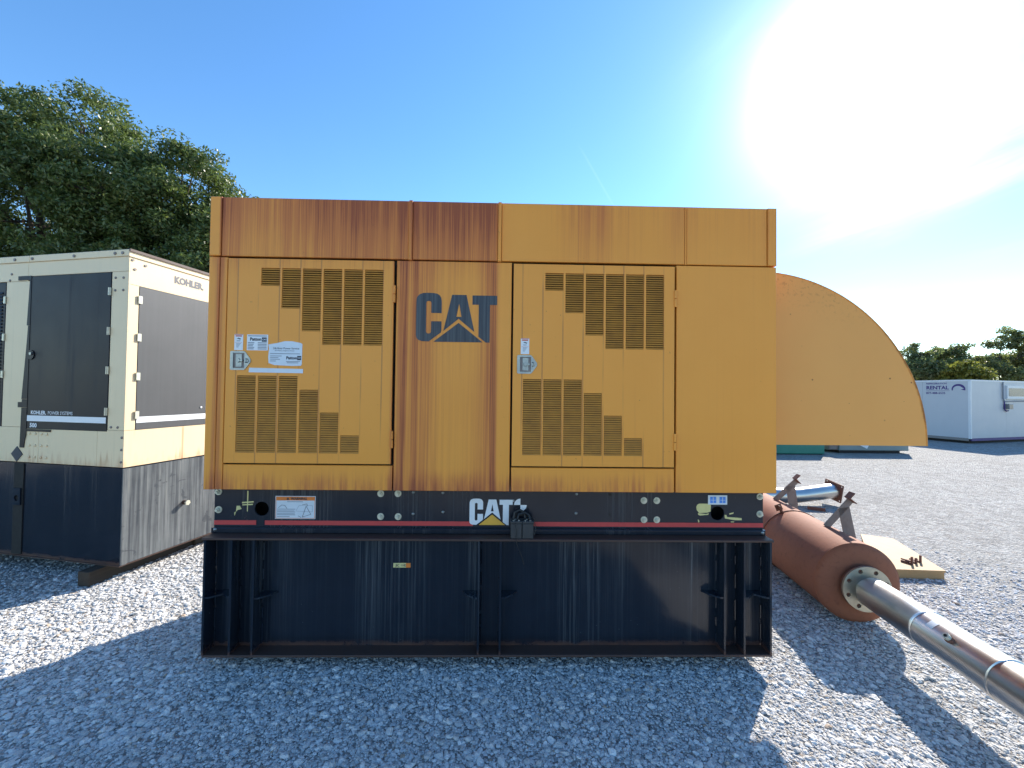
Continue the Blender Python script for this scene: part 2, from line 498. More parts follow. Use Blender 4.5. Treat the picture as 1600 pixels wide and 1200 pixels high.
c = g.mix(g.step(s, 0.6, 0.74) * g.step(z, 0.45, 1.0) * 0.45, c, (0.36, 0.34, 0.20))
g.finish(c, 0.42, 0.0, None, 0.5)
M['tank_end'] = mt

# rusty muffler
mt, g = mat('rusty_muffler_steel')
n = g.noise(g.coords(), 3.0, 6.0, 0.65); n2 = g.noise(g.coords(), 30.0, 4.0, 0.6)
c = g.mix(n, (0.22, 0.080, 0.046), (0.31, 0.118, 0.066))
c = g.mix(g.step(n2, 0.5, 0.75) * 0.4, c, (0.14, 0.05, 0.032))
g.finish(c, 0.78, 0.0, g.bump(n2, 0.25, 0.004), 0.25)
M['muffler'] = mt
mt, g = mat('brushed_stainless')
n = g.noise(g.coords(), 5.0, 4.0, 0.6); n2 = g.noise(g.coords(), 55.0, 3.0, 0.6)
c = g.mix(n, (0.50, 0.48, 0.46), (0.62, 0.60, 0.58))
g.finish(c, g.clamp(0.25 + n * 0.14 + (n2 - 0.5) * 0.05), 1.0, None, 0.5)
M['steel'] = mt
M['steel_dull'] = simple('dull_stainless_flange', (0.42, 0.39, 0.31), 0.42, 0.7, var=0.25, scale=12)
M['bracket'] = simple('rusty_grey_steel', (0.20, 0.19, 0.185), 0.55, 0.2, var=0.3, scale=11, tint=(0.13, 0.075, 0.055))
M['rust_dark'] = simple('dark_rust', (0.10, 0.045, 0.035), 0.8, var=0.35, scale=25, tint=(0.17, 0.075, 0.045))
# wood
mt, g = mat('old_timber')
x, y, z = g.sep(g.coords())
n = g.noise(g.comb(x * 30, y * 1.5, z * 30), 1.0, 4.0, 0.65)
c = g.mix(n, (0.030, 0.024, 0.020), (0.085, 0.066, 0.050))
g.finish(c, 0.85, 0.0, g.bump(n, 0.6, 0.01), 0.2)
M['timber'] = mt
mt, g = mat('plywood')
x, y, z = g.sep(g.coords())
n = g.noise(g.comb(x * 14, y * 2.2, z * 60), 1.0, 5.0, 0.6, dist=0.8); n2 = g.noise(g.coords(), 30, 3.0)
c = g.mix(n, (0.44, 0.285, 0.14), (0.34, 0.195, 0.09))
c = g.mix(g.step(n2, 0.6, 0.75) * 0.25, c, (0.30, 0.18, 0.10))
g.finish(c, 0.7, 0.0, g.bump(n, 0.2, 0.004), 0.25)
M['plywood'] = mt
M['white_panel'] = simple('white_trailer_panel', (0.50, 0.51, 0.53), 0.4, var=0.05, scale=3)
M['white_trim'] = simple('white_trailer_trim', (0.68, 0.69, 0.70), 0.4, var=0.06)
M['purple'] = simple('purple_ink', (0.055, 0.030, 0.17), 0.5)
M['window_grey'] = simple('dusty_grey_glass', (0.20, 0.20, 0.20), 0.25, var=0.2)
M['green_box'] = simple('green_paint', (0.02, 0.19, 0.14), 0.45, var=0.2, scale=4)
M['grey_box'] = simple('grey_green_paint', (0.20, 0.25, 0.25), 0.5, var=0.15, scale=4)

# gravel and ground
mt, g = mat('gravel_ground')
co = g.coords('Object')
warp = g.noise(co, 6.0, 2.0, 0.5, col=True)
vm = g.n('ShaderNodeVectorMath', operation='SCALE'); g.put(vm.inputs[0], warp); vm.inputs['Scale'].default_value = 0.03
va = g.n('ShaderNodeVectorMath', operation='ADD'); g.put(va.inputs[0], co); g.put(va.inputs[1], vm.outputs[0])
cv = V(g, va.outputs[0])
d1 = g.voro(cv, 34.0); c1 = g.voro(cv, 34.0, out='Color')
d2 = g.voro(cv, 75.0); c2 = g.voro(cv, 75.0, out='Color')
r1 = g.sep(c1)[0]; r2 = g.sep(c2)[1]
lum = g.clamp(r1 * 0.55 + r2 * 0.45)
patch = g.noise(co, 0.35, 4.0, 0.6)
col = g.ramp(lum, [(0.0, (0.19, 0.185, 0.18)), (0.4, (0.32, 0.315, 0.305)), (0.8, (0.44, 0.43, 0.415)), (1.0, (0.60, 0.59, 0.57))])
tan = g.step(g.sep(c1)[2], 0.90, 0.95)
col = g.mix(tan * 0.45, col, (0.36, 0.27, 0.19))
col = g.mix(g.step(patch, 0.40, 0.7) * 0.4, col, (0.29, 0.275, 0.255))
c3 = g.sep(g.voro(cv, 13.0, out='Color'))[0]; n5 = g.noise(co, 5.0, 5.0, 0.7); n6 = g.noise(co, 1.1, 4.0, 0.6)
farf = g.step(g.m('SQRT', g.sep(co)[0] ** 2.0 + g.sep(co)[1] ** 2.0), 3.0, 6.5)
col = g.mix(farf * 0.55 * g.step(c3 * 0.5 + n5 * 0.5, 0.42, 0.72), col, (0.17, 0.165, 0.16))
col = g.mix(farf * 0.35 * g.step(n6, 0.45, 0.70), col, (0.25, 0.24, 0.225))
h = g.m('MAXIMUM', (0.5 - d1) * 1.0, (0.42 - d2) * 0.8)
g.finish(col, 0.85, 0.0, g.bump(h, 1.0, 0.03), 0.25)
M['ground'] = mt
mt, g = mat('gravel_stone')
oi = g.n('ShaderNodeAttribute', attribute_type='INSTANCER', attribute_name='shade')
r = V(g, oi.outputs['Fac'])
n = g.noise(g.coords(), 3.0, 4.0, 0.6)
col = g.ramp(r, [(0.0, (0.38, 0.37, 0.36)), (0.22, (0.50, 0.49, 0.475)), (0.6, (0.61, 0.60, 0.585)), (0.90, (0.74, 0.73, 0.71)), (0.975, (0.82, 0.81, 0.79)), (0.985, (0.42, 0.32, 0.22)), (1.0, (0.30, 0.20, 0.13))])
col = g.mix(0.25, col, g.mix(n, (0.2, 0.2, 0.2), (0.62, 0.61, 0.6)))
g.finish(col, 0.8, 0.0, None, 0.3)
M['stone'] = mt


def leaf_mat(name, a, b, c3, trans=0.35):
    mt, g = mat(name)
    ge = g.n('ShaderNodeNewGeometry')
    r = V(g, ge.outputs['Random Per Island'])
    col = g.ramp(r, [(0.0, a), (0.55, b), (0.92, c3), (1.0, tuple(q * 1.25 for q in c3))])
    p = g.n('ShaderNodeBsdfPrincipled'); g.put(p.inputs['Base Color'], col)
    p.inputs['Roughness'].default_value = 0.42; p.inputs['Specular IOR Level'].default_value = 0.5
    t = g.n('ShaderNodeBsdfTranslucent'); g.put(t.inputs[0], g.mix(0.5, col, (0.16, 0.22, 0.03)))
    mx = g.n('ShaderNodeMixShader'); mx.inputs[0].default_value = trans
    g.t.links.new(p.outputs[0], mx.inputs[1]); g.t.links.new(t.outputs[0], mx.inputs[2])
    o = g.n('ShaderNodeOutputMaterial'); g.t.links.new(mx.outputs[0], o.inputs[0])
    return mt


M['leaf_oak'] = leaf_mat('oak_leaves', (0.050, 0.084, 0.026), (0.090, 0.138, 0.040), (0.17, 0.20, 0.072))
M['leaf_far'] = leaf_mat('far_tree_leaves', (0.11, 0.14, 0.065), (0.17, 0.19, 0.09), (0.24, 0.23, 0.10), 0.55)
M['leaf_yellow'] = leaf_mat('yellowing_leaves', (0.15, 0.15, 0.03), (0.24, 0.22, 0.04), (0.34, 0.28, 0.05), 0.45)
mt, g = mat('bark')
n = g.noise(g.coords(), 6.0, 5.0, 0.7)
g.finish(g.mix(n, (0.040, 0.030, 0.024), (0.11, 0.088, 0.07)), 0.9, 0.0, g.bump(n, 0.8, 0.03), 0.2)
M['bark'] = mt

# ------------------------------------------------------------------ ground
mb = MB()
xs = [-900, -200, -60, -20, -8, 0, 8, 20, 60, 200, 900]
mb.add([(x, y, 0) for y in xs for x in xs],
       [(j * 11 + i, j * 11 + i + 1, (j + 1) * 11 + i + 1, (j + 1) * 11 + i) for j in range(10) for i in range(10)])
tag(mb.build('ground', M['ground'], recalc=False), 'light grey crushed stone yard', None, None, 'structure')


def stones():
    """loose gravel: points carrying scale and shade, one irregular stone on each (geometry nodes)"""
    pts = []

    def fill(x0, x1, y0, y1, dens, s0, s1, reach=7.0):
        k = int((x1 - x0) * (y1 - y0) * dens)
        p = np.zeros((k, 5))
        p[:, 0] = rng.uniform(x0, x1, k); p[:, 1] = rng.uniform(y0, y1, k)
        d = np.sqrt(p[:, 0] ** 2 + (p[:, 1] + 2.55) ** 2 + 1.718 ** 2)
        keep = np.minimum(1, (2.7 / d) ** 1.5) * np.clip((reach - d) / 2.4, 0, 1)
        under = (p[:, 0] > -1.6) & (p[:, 0] < 1.45) & (p[:, 1] > 0.30)
        inview = np.abs(p[:, 0]) < 1.5 * (p[:, 1] + 2.55) + 0.5
        p = p[(rng.uniform(0, 1, k) < keep) & ~under & inview]
        d = np.sqrt(p[:, 0] ** 2 + (p[:, 1] + 2.55) ** 2 + 1.718 ** 2); k = len(p)
        sz = np.exp(rng.normal(0, 0.45, k)) * s0 * np.clip(d / 2.7, 1, 2) ** 0.6
        p[:, 3] = np.clip(sz, s0 * 0.4, s1)
        p[:, 2] = p[:, 3] * rng.uniform(-0.15, 0.30, k)
        p[:, 4] = rng.uniform(0, 1, k)
        pts.append(p)
    fill(-6.5, 7.0, -1.2, 4.6, 11500, 0.0047, 0.018)
    fill(-4.0, 4.0, -1.2, 1.5, 260, 0.013, 0.021)
    p = np.concatenate(pts)
    me = bpy.data.meshes.new('gravel')
    me.vertices.add(len(p))
    me.vertices.foreach_set('co', p[:, :3].ravel().astype(np.float32))
    for nm, c in (('size', 3), ('shade', 4)):
        at = me.attributes.new(nm, 'FLOAT', 'POINT')
        at.data.foreach_set('value', p[:, c].astype(np.float32))
    ob = link(bpy.data.objects.new('gravel', me))
    tag(ob, 'loose crushed grey stones scattered over the yard', 'gravel', None, 'stuff')
    ng = bpy.data.node_groups.new('scatter_stones', 'GeometryNodeTree')
    ng.interface.new_socket('Geometry', in_out='INPUT', socket_type='NodeSocketGeometry')
    ng.interface.new_socket('Geometry', in_out='OUTPUT', socket_type='NodeSocketGeometry')
    N, Lk = ng.nodes, ng.links
    gi, go = N.new('NodeGroupInput'), N.new('NodeGroupOutput')
    join = N.new('GeometryNodeJoinGeometry')
    for k in range(7):
        ico = N.new('GeometryNodeMeshIcoSphere'); ico.inputs['Radius'].default_value = 1.0; ico.inputs['Subdivisions'].default_value = 2
        noi = N.new('ShaderNodeTexNoise'); noi.noise_dimensions = '4D'
        noi.inputs['W'].default_value = k * 3.7; noi.inputs['Scale'].default_value = 0.85; noi.inputs['Detail'].default_value = 1.5
        vs = N.new('ShaderNodeVectorMath'); vs.operation = 'SUBTRACT'; vs.inputs[1].default_value = (0.5, 0.5, 0.5)
        vm = N.new('ShaderNodeVectorMath'); vm.operation = 'SCALE'; vm.inputs['Scale'].default_value = 2.3
        sp = N.new('GeometryNodeSetPosition')
        tr = N.new('GeometryNodeTransform'); tr.inputs['Scale'].default_value = (1.0 + 0.15 * (k % 3), 0.85, 0.42 + 0.05 * (k % 4))
        sm = N.new('GeometryNodeSetMaterial'); sm.inputs['Material'].default_value = M['stone']
        fl = N.new('GeometryNodeSetShadeSmooth'); fl.inputs['Shade Smooth'].default_value = False
        g2 = N.new('GeometryNodeGeometryToInstance')
        Lk.new(noi.outputs['Color'], vs.inputs[0]); Lk.new(vs.outputs[0], vm.inputs[0])
        Lk.new(ico.outputs['Mesh'], sp.inputs['Geometry']); Lk.new(vm.outputs[0], sp.inputs['Offset'])
        Lk.new(sp.outputs[0], tr.inputs['Geometry']); Lk.new(tr.outputs[0], fl.inputs['Geometry'])
        Lk.new(fl.outputs[0], sm.inputs['Geometry']); Lk.new(sm.outputs[0], g2.inputs[0])
        Lk.new(g2.outputs[0], join.inputs[0])
    iop = N.new('GeometryNodeInstanceOnPoints'); iop.inputs['Pick Instance'].default_value = True
    ri = N.new('FunctionNodeRandomValue'); ri.data_type = 'INT'
    ri.inputs['Min'].default_value if False else None
    for s in ri.inputs:
        if s.type == 'INT' and s.name == 'Min': s.default_value = 0
        if s.type == 'INT' and s.name == 'Max': s.default_value = 6
    rv = N.new('FunctionNodeRandomValue'); rv.data_type = 'FLOAT_VECTOR'
    rv.inputs[0].default_value = (-0.3, -0.3, 0.0); rv.inputs[1].default_value = (0.3, 0.3, 6.283)
    na = N.new('GeometryNodeInputNamedAttribute'); na.data_type = 'FLOAT'; na.inputs[0].default_value = 'size'
    Lk.new(gi.outputs[0], iop.inputs['Points']); Lk.new(join.outputs[0], iop.inputs['Instance'])
    Lk.new([o for o in ri.outputs if o.enabled and o.type == 'INT'][0], iop.inputs['Instance Index'])
    Lk.new([o for o in rv.outputs if o.type == 'VECTOR'][0], iop.inputs['Rotation'])
    Lk.new(na.outputs[0], iop.inputs['Scale'])
    Lk.new(iop.outputs[0], go.inputs[0])
    md = ob.modifiers.new('scatter', 'NODES'); md.node_group = ng
    me.materials.append(M['stone'])


stones()

# ------------------------------------------------------------------ yellow generator
GEN = empty('generator', (0, 0, 0), 0, 'rust streaked yellow generator enclosure on a black fuel tank', 'generator')
DEPTH = 1.27


def gpart(name, mb, mats, parent=GEN, label=None):
    o = mb.build(name, mats, parent)
    if label: o['label'] = label
    return o


# fuel tank
tank = gpart('fuel_tank', MB().box(-1.7995, 1.6815, 0.0995, DEPTH - 0.02, 0.1035, 0.7975), M['tank'], label='glossy black sub-base tank with drip streaks')
gpart('tank_flange', MB().cbox(-1.822, 1.706, -0.004, DEPTH, 0.797, 0.811, 0.003), M['rust_edge'], tank)
gpart('bottom_flange', MB().cbox(-1.808, 1.696, -0.002, DEPTH, 0.090, 0.104, 0.003), M['rust_edge'], tank)
for fx in (-1.806, -1.646, -1.511, -0.138, -0.004, 1.397, 1.522, 1.688):
    f = MB().box(fx - 0.006, fx + 0.006, 0.001, 0.10, 0.104, 0.797)
    gpart('stiffener', f, M['tank'], tank)
    # weld bead in the corner
    wb = MB()
    s = 1 if fx < -0.07 else -1
    zz = 0.12
    while zz < 0.76:
        L = random.uniform(0.05, 0.14)
        wb.cyl((fx + s * 0.009, 0.094, zz), (fx + s * 0.009, 0.094, min(zz + L, 0.785)), 0.006, n=6)
        zz += L + random.uniform(0.02, 0.08)
    gpart('weld_bead', wb, M['tank'], tank)['kind'] = 'stuff'
for fx, s in ((-1.80, 1), (-1.652, -1), (-1.505, 1), (-0.144, -1), (0.002, 1), (1.391, -1), (1.528, 1), (1.682, -1)):
    z = 0.452 + random.uniform(-.006, .006)
    out = [(0, 0), (0.02, 0.0), (0.075, 0.045), (0.10, 0.098), (0, 0.098)]
    gp = MB().prism([out], lambda a, b: (fx + s * a, 0.004 + b, z), lambda a, b: (fx + s * a, 0.004 + b, z - 0.01))
    gpart('gusset', gp, M['tank'], tank)
tg = MB().box(-0.687, -0.578, 0.0975, 0.0995, 0.594, 0.622).use(1)
tg.text('JIC 11023', 0.02, lambda a, b: (-0.672 + a, 0.0968, 0.601 + b), 0.0006)
tg.use(2).box(-0.607, -0.578, 0.0966, 0.0972, 0.594, 0.622)
gpart('tank_label', tg, [M['cream_scrape'], M['ink'], M['orange_ink']], tank, 'small yellow label on the black tank')

# base rail with two lifting holes
circ = lambda cx, cz, r, n=28: [(cx + r * math.cos(2 * math.pi * k / n), cz + r * math.sin(2 * math.pi * k / n)) for k in range(n)]
rail = MB()
outer = [(-1.827, 0.845), (1.707, 0.845), (1.707, 1.125), (-1.827, 1.125)]
holes = [circ(-1.531, 0.957, 0.045), circ(1.406, 0.946, 0.045)]
rail.prism([outer] + holes, lambda a, b: (a, 0.110, b), lambda a, b: (a, 0.122, b))
rail.box(-1.827, 1.707, 0.1221, 0.20, 1.113, 1.125)
rail.box(-1.826, -1.815, 0.1221, DEPTH - 0.1, 0.812, 1.112)
rail.box(1.695, 1.706, 0.1221, DEPTH - 0.1, 0.812, 1.112)
rail = gpart('base_rail', rail, M['rail'], label='glossy black steel base rail with red stripe')
gpart('lower_lip', MB().cbox(-1.827, 1.707, 0.080, 0.1225, 0.812, 0.8445, 0.004), M['rail'], rail)
gpart('inner_beam', MB().box(-1.81, 1.69, 0.30, DEPTH - 0.12, 0.812, 1.10), M['dark_inside'], rail)
for a, b in ((-1.826, -1.563), (-1.508, -0.185), (0.208, 1.7065)):
    gpart('red_stripe', MB().box(a, b, 0.1075, 0.1095, 0.856, 0.884), M['stripe'], rail)
for bx, bz in [(-1.803, 1.065), (-1.800, 0.951), (-0.778, 1.059), (-0.668, 1.060), (-0.776, 0.913), (-0.665, 0.913), (0.922, 1.026), (1.006, 1.026),
               (0.923, 0.902), (1.007, 0.902), (1.685, 1.056), (1.685, 0.943)]:
    b = MB().cyl((bx, 0.110, bz), (bx, 0.106, bz), 0.0215, n=20, smooth=False)
    b.cyl((bx, 0.1062, bz), (bx, 0.092, bz), 0.0145, 0.0135, n=6, smooth=False).cyl((bx, 0.0921, bz), (bx, 0.082, bz), 0.008, n=10)
    gpart('bolt', b, M['zinc'], rail)
for bx, bz in [(0.483, 1.064), (0.480, 0.940), (-0.381, 1.066), (-0.379, 0.943), (1.685, 0.831), (-1.800, 0.835), (-0.57, 1.068), (-0.57, 0.93)]:
    yb = 0.080 if bz < 0.845 else 0.110
    gpart('rivet', MB().lathe((bx, yb, bz), (bx, yb - 0.02, bz), [(0, 0.0105), (0.004, 0.009), (0.007, 0.004)], 10), M['chrome'], rail)
for bx, bz in [(0.70, 1.062), (0.70, 0.935)]:
    gpart('rivet_hole', MB().cyl((bx, 0.1105, bz), (bx, 0.1092, bz), 0.0085, n=12), M['dark_inside'], rail)


# lettering: C, A with hole, roof triangle, T  (units of the large emblem, metres, origin lower left)
def emb(pts): return [((a - 125) * 0.0003984, (940 - b) * 0.0003984) for a, b in pts]


E_C = emb([(520, 490), (520, 300), (510, 250), (490, 215), (455, 190), (400, 178), (300, 175), (230, 180), (180, 198), (145, 230), (128, 275), (125, 330), (125, 830), (135, 880),
           (165, 915), (215, 933), (325, 937), (512, 795), (520, 765), (520, 620), (360, 620), (360, 785), (350, 805), (320, 815), (292, 805), (280, 785), (280, 330), (290, 308), (320, 300), (350, 308), (360, 330), (360, 490)])
E_A = emb([(682, 200), (905, 200), (1035, 780), (787, 575), (552, 768)])
E_AH = emb([(792, 335), (832, 545), (750, 545)])
E_V = emb([(787, 640), (1165, 940), (400, 940)])
E_T = emb([(1000, 205), (1385, 205), (1385, 350), (1275, 350), (1275, 942), (1215, 942), (1100, 852), (1100, 350), (1000, 350)])


def emblem(x, z, yf, yb, s, sz=None):
    sz = sz or s
    f0 = lambda a, b: (x + a * s, yf, z + b * sz)
    f1 = lambda a, b: (x + a * s, yb, z + b * sz)
    mb = MB()
    mb.prism([E_C], f0, f1).prism([E_A, E_AH], f0, f1).prism([E_T], f0, f1)
    mb.use(1).prism([E_V], f0, f1).use(0)
    return mb


e2 = emblem(-0.208, 0.864, 0.1040, 0.1072, 0.552, 0.552)
e2.text('®', 0.02, lambda a, b: (0.066 + a, 0.1065, 1.012 + b))
gpart('emblem', e2, [M['white_vinyl'], M['emblem_yellow']], rail, 'white lettered emblem with a yellow triangle')
q = MB()
for a0 in (90, 270):
    q.flat([[(0, 0)] + [(0.041 * math.cos(R_(a0 + k * 9)), 0.041 * math.sin(R_(a0 + k * 9))) for k in range(11)]], lambda a, b: (0.119 + a, 0.1078, 0.992 + b))
gpart('balance_mark', q, M['white_vinyl'], rail)

# warning plate
wp = MB().box(-1.444, -1.190, 0.1070, 0.1090, 0.895, 1.040)
F = lambda a, b: (-1.444 + a, 0.1062, 0.895 + b)
wp.use(1)
for a0, a1, b0, b1 in ((0.004, 0.25, 0.117, 0.141), (0.003, 0.006, 0.004, 0.117), (0.248, 0.251, 0.004, 0.117), (0.003, 0.251, 0.003, 0.006)):
    wp.flat([[(a0, b0), (a1, b0), (a1, b1), (a0, b1)]], F)
F2 = lambda a, b: (-1.444 + a, 0.1054, 0.895 + b)
wp.use(2).text('WARNING', 0.021, lambda a, b: F2(0.098 + a, 0.1215 + b), 0.0008)
wp.flat([[(0.070, 0.121), (0.088, 0.121), (0.079, 0.137)]], F2)


def seg(mb, pts, wd, fn):
    for (a, b), (c, d) in zip(pts[:-1], pts[1:]):
        l = math.hypot(c - a, d - b); nx, ny = -(d - b) / l * wd / 2, (c - a) / l * wd / 2
        mb.flat([[(a - nx, b - ny), (c - nx, d - ny), (c + nx, d + ny), (a + nx, b + ny)]], fn)


for pl in ([(0.172, 0.012), (0.195, 0.082), (0.226, 0.03)], [(0.172, 0.012), (0.226, 0.03)], [(0.17, 0.09), (0.2, 0.096), (0.203, 0.082)], [(0.02, 0.07), (0.04, 0.088), (0.06, 0.086), (0.075, 0.066)], [(0.145, 0.02), (0.165, 0.01)]):
    seg(wp, pl, 0.0022, F2)
wp.use(3)
for b, l in ((0.107, 0.1), (0.060, 0.115), (0.049, 0.11), (0.042, 0.115), (0.031, 0.112), (0.024, 0.115), (0.013, 0.08)):
    a = 0.075 if b > 0.1 else 0.012
    wp.flat([[(a, b), (a + l, b), (a + l, b + 0.0035), (a, b + 0.0035)]], F)
for pl in ([(0.13, 0.05), (0.15, 0.085), (0.235, 0.085), (0.235, 0.045), (0.13, 0.05)],): seg(wp, pl, 0.0015, F)
gpart('warning_plate', wp, [M['sticker_blue'], M['orange_ink'], M['ink'], M['grey_ink']], rail, 'white warning plate with orange header')
# blue pictogram sticker
bs = MB().box(1.343, 1.469, 0.1070, 0.1090, 1.003, 1.063)
bs.use(1)
for a in (1.356, 1.418): bs.box(a, a + 0.040, 0.1058, 0.1068, 1.013, 1.053)
bs.use(0)
for a in (1.356, 1.418):
    bs.box(a + 0.018, a + 0.0215, 0.1050, 0.1057, 1.015, 1.051).box(a + 0.004, a + 0.036, 0.1044, 0.1049, 1.031, 1.0335)
gpart('pictogram_sticker', bs, [M['sticker_blue'], M['blue_ink']], rail)
# scraped paint and old tape round the holes
P = lambda pts, y=0.1082: gpart('paint_scrape', MB().prism([pts], lambda a, b: (a, y, b), lambda a, b: (a, 0.1097, b)), M['cream_scrape'], rail)
P([(1.272, 1.0), (1.285, 1.008), (1.352, 1.008), (1.362, 0.998), (1.360, 0.958), (1.340, 0.950), (1.285, 0.947), (1.270, 0.965), (1.266, 0.985)])
P([(1.277, 0.946), (1.33, 0.941), (1.348, 0.946), (1.345, 0.936), (1.29, 0.931), (1.279, 0.936)])
P([(1.276, 0.905), (1.284, 0.903), (1.286, 0.887), (1.280, 0.887)])
P([(1.452, 0.935), (1.464, 0.936), (1.47, 0.922), (1.54, 0.918), (1.565, 0.915), (1.566, 0.902), (1.52, 0.902), (1.455, 0.913)])
P([(1.482, 0.945), (1.512, 0.953), (1.51, 0.944), (1.486, 0.938)])
P([(-1.655, 1.000), (-1.583, 1.005), (-1.581, 0.998), (-1.654, 0.991)])
P([(-1.652, 0.985), (-1.585, 0.989), (-1.587, 0.982), (-1.652, 0.978)])
P([(-1.624, 1.070), (-1.616, 1.070), (-1.618, 0.940), (-1.623, 0.940)], 0.1091)
P([(-1.688, 0.975), (-1.668, 0.976), (-1.656, 0.955), (-1.684, 0.948), (-1.686, 0.940), (-1.691, 0.942)])
P([(-1.702, 0.933), (-1.692, 0.94), (-1.694, 0.93), (-1.700, 0.912)])
P([(1.494, 0.893), (1.517, 0.893), (1.514, 0.888), (1.494, 0.888)])

# enclosure: inner shell, side walls, roof, back
gpart('inner_shell', MB().box(-1.795, 1.697, 0.045, DEPTH - 0.05, 1.128, 2.88), M['dark_inside'])
gpart('end_wall', MB().box(XL + 0.001, XL + 0.022, 0.030, DEPTH, Z_ENC, Z_TOP - 0.006), M['yellow'])
gpart('end_wall', MB().box(XR - 0.022, XR - 0.001, 0.030, DEPTH, Z_ENC, Z_TOP - 0.006), M['yellow'])
gpart('back_wall', MB().box(XL + 0.024, XR - 0.024, DEPTH - 0.03, DEPTH - 0.002, Z_ENC, Z_TOP - 0.006), M['yellow'])
gpart('roof', MB().cbox(XL - 0.002, XR + 0.002, 0.012, DEPTH + 0.004, Z_TOP - 0.006, Z_TOP + 0.004, 0.002), M['yellow'])
# upper band
for a, b in ((-1.752, -0.602), (-0.578, -0.047), (-0.023, 1.136), (1.150, 1.664)):
    gpart('upper_panel', MB().cbox(a, b, 0.002, 0.030, Z_BAND + 0.006, Z_TOP - 0.004, 0.003), M['yellow'])
for a, b in ((XL, -1.756), (1.668, XR)):
    gpart('corner_trim', MB().cbox(a, b, -0.006, 0.0295, Z_BAND + 0.006, Z_TOP, 0.004), M['yellow'])
for a in (-0.590, -0.035):
    gpart('seam_strip', MB().cbox(a - 0.0105, a + 0.0105, -0.012, 0.0295, Z_BAND - 0.002, Z_TOP, 0.004), M['yellow'])
gpart('seam_strip', MB().cbox(1.138, 1.148, 0.000, 0.0295, Z_BAND + 0.004, Z_TOP - 0.002, 0.003), M['yellow'])
# lower frame
post = MB().cbox(XL, -1.758, -0.004, 0.0295, Z_ENC, Z_BAND - 0.002, 0.004).cbox(-1.756, -1.712, 0.000, 0.0295, Z_ENC, Z_BAND - 0.002, 0.003)
gpart('corner_post', post, M['yellow'])
gpart('sill_panel', MB().cbox(-1.708, -0.680, 0.000, 0.0295, Z_ENC, 1.257, 0.003), M['yellow'])
gpart('sill_panel', MB().cbox(0.054, 1.074, 0.000, 0.0295, Z_ENC, 1.252, 0.003), M['yellow'])
cen = gpart('center_panel', MB().cbox(-0.672, 0.044, 0.000, 0.0295, Z_ENC, Z_BAND - 0.004, 0.003), M['yellow'])
gpart('end_panel', MB().cbox(1.085, XR, 0.000, 0.0295, Z_ENC, Z_BAND - 0.002, 0.003), M['yellow'])
e1 = emblem(-0.548, 2.027, -0.0022, -0.0002, 1.0, 1.0)
gpart('emblem', e1, [M['emblem_dark'], M['emblem_dark']], cen, 'dark faded lettered emblem')


def panel_with_holes(x0, x1, z0, z1, holes, yf, yb):
    """sheet of front quads with rectangular openings and their reveals"""
    xs = sorted({x0, x1} | {round(h[i], 5) for h in holes for i in (0, 1)})
    zs = sorted({z0, z1} | {round(h[i], 5) for h in holes for i in (2, 3)})

    def solid(i, j):
        if i < 0 or j < 0 or i >= len(xs) - 1 or j >= len(zs) - 1: return False
        cx, cz = (xs[i] + xs[i + 1]) / 2, (zs[j] + zs[j + 1]) / 2
        return not any(h[0] < cx < h[1] and h[2] < cz < h[3] for h in holes)
    mb = MB()
    for i in range(len(xs) - 1):
        for j in range(len(zs) - 1):
            if not solid(i, j): continue
            a, b, c, d = xs[i], xs[i + 1], zs[j], zs[j + 1]
            mb.add([(a, yf, c), (b, yf, c), (b, yf, d), (a, yf, d)], [(0, 1, 2, 3)])
            mb.add([(a, yb, c), (b, yb, c), (b, yb, d), (a, yb, d)], [(3, 2, 1, 0)])
            if not solid(i - 1, j): mb.add([(a, yf, c), (a, yf, d), (a, yb, d), (a, yb, c)], [(0, 1, 2, 3)])
            if not solid(i + 1, j): mb.add([(b, yf, c), (b, yb, c), (b, yb, d), (b, yf, d)], [(0, 1, 2, 3)])
            if not solid(i, j - 1): mb.add([(a, yf, c), (a, yb, c), (b, yb, c), (b, yf, c)], [(0, 1, 2, 3)])
            if not solid(i, j + 1): mb.add([(a, yf, d), (b, yf, d), (b, yb, d), (a, yb, d)], [(0, 1, 2, 3)])
    return mb


PITCH_V, W_V = 0.01385, 0.1135


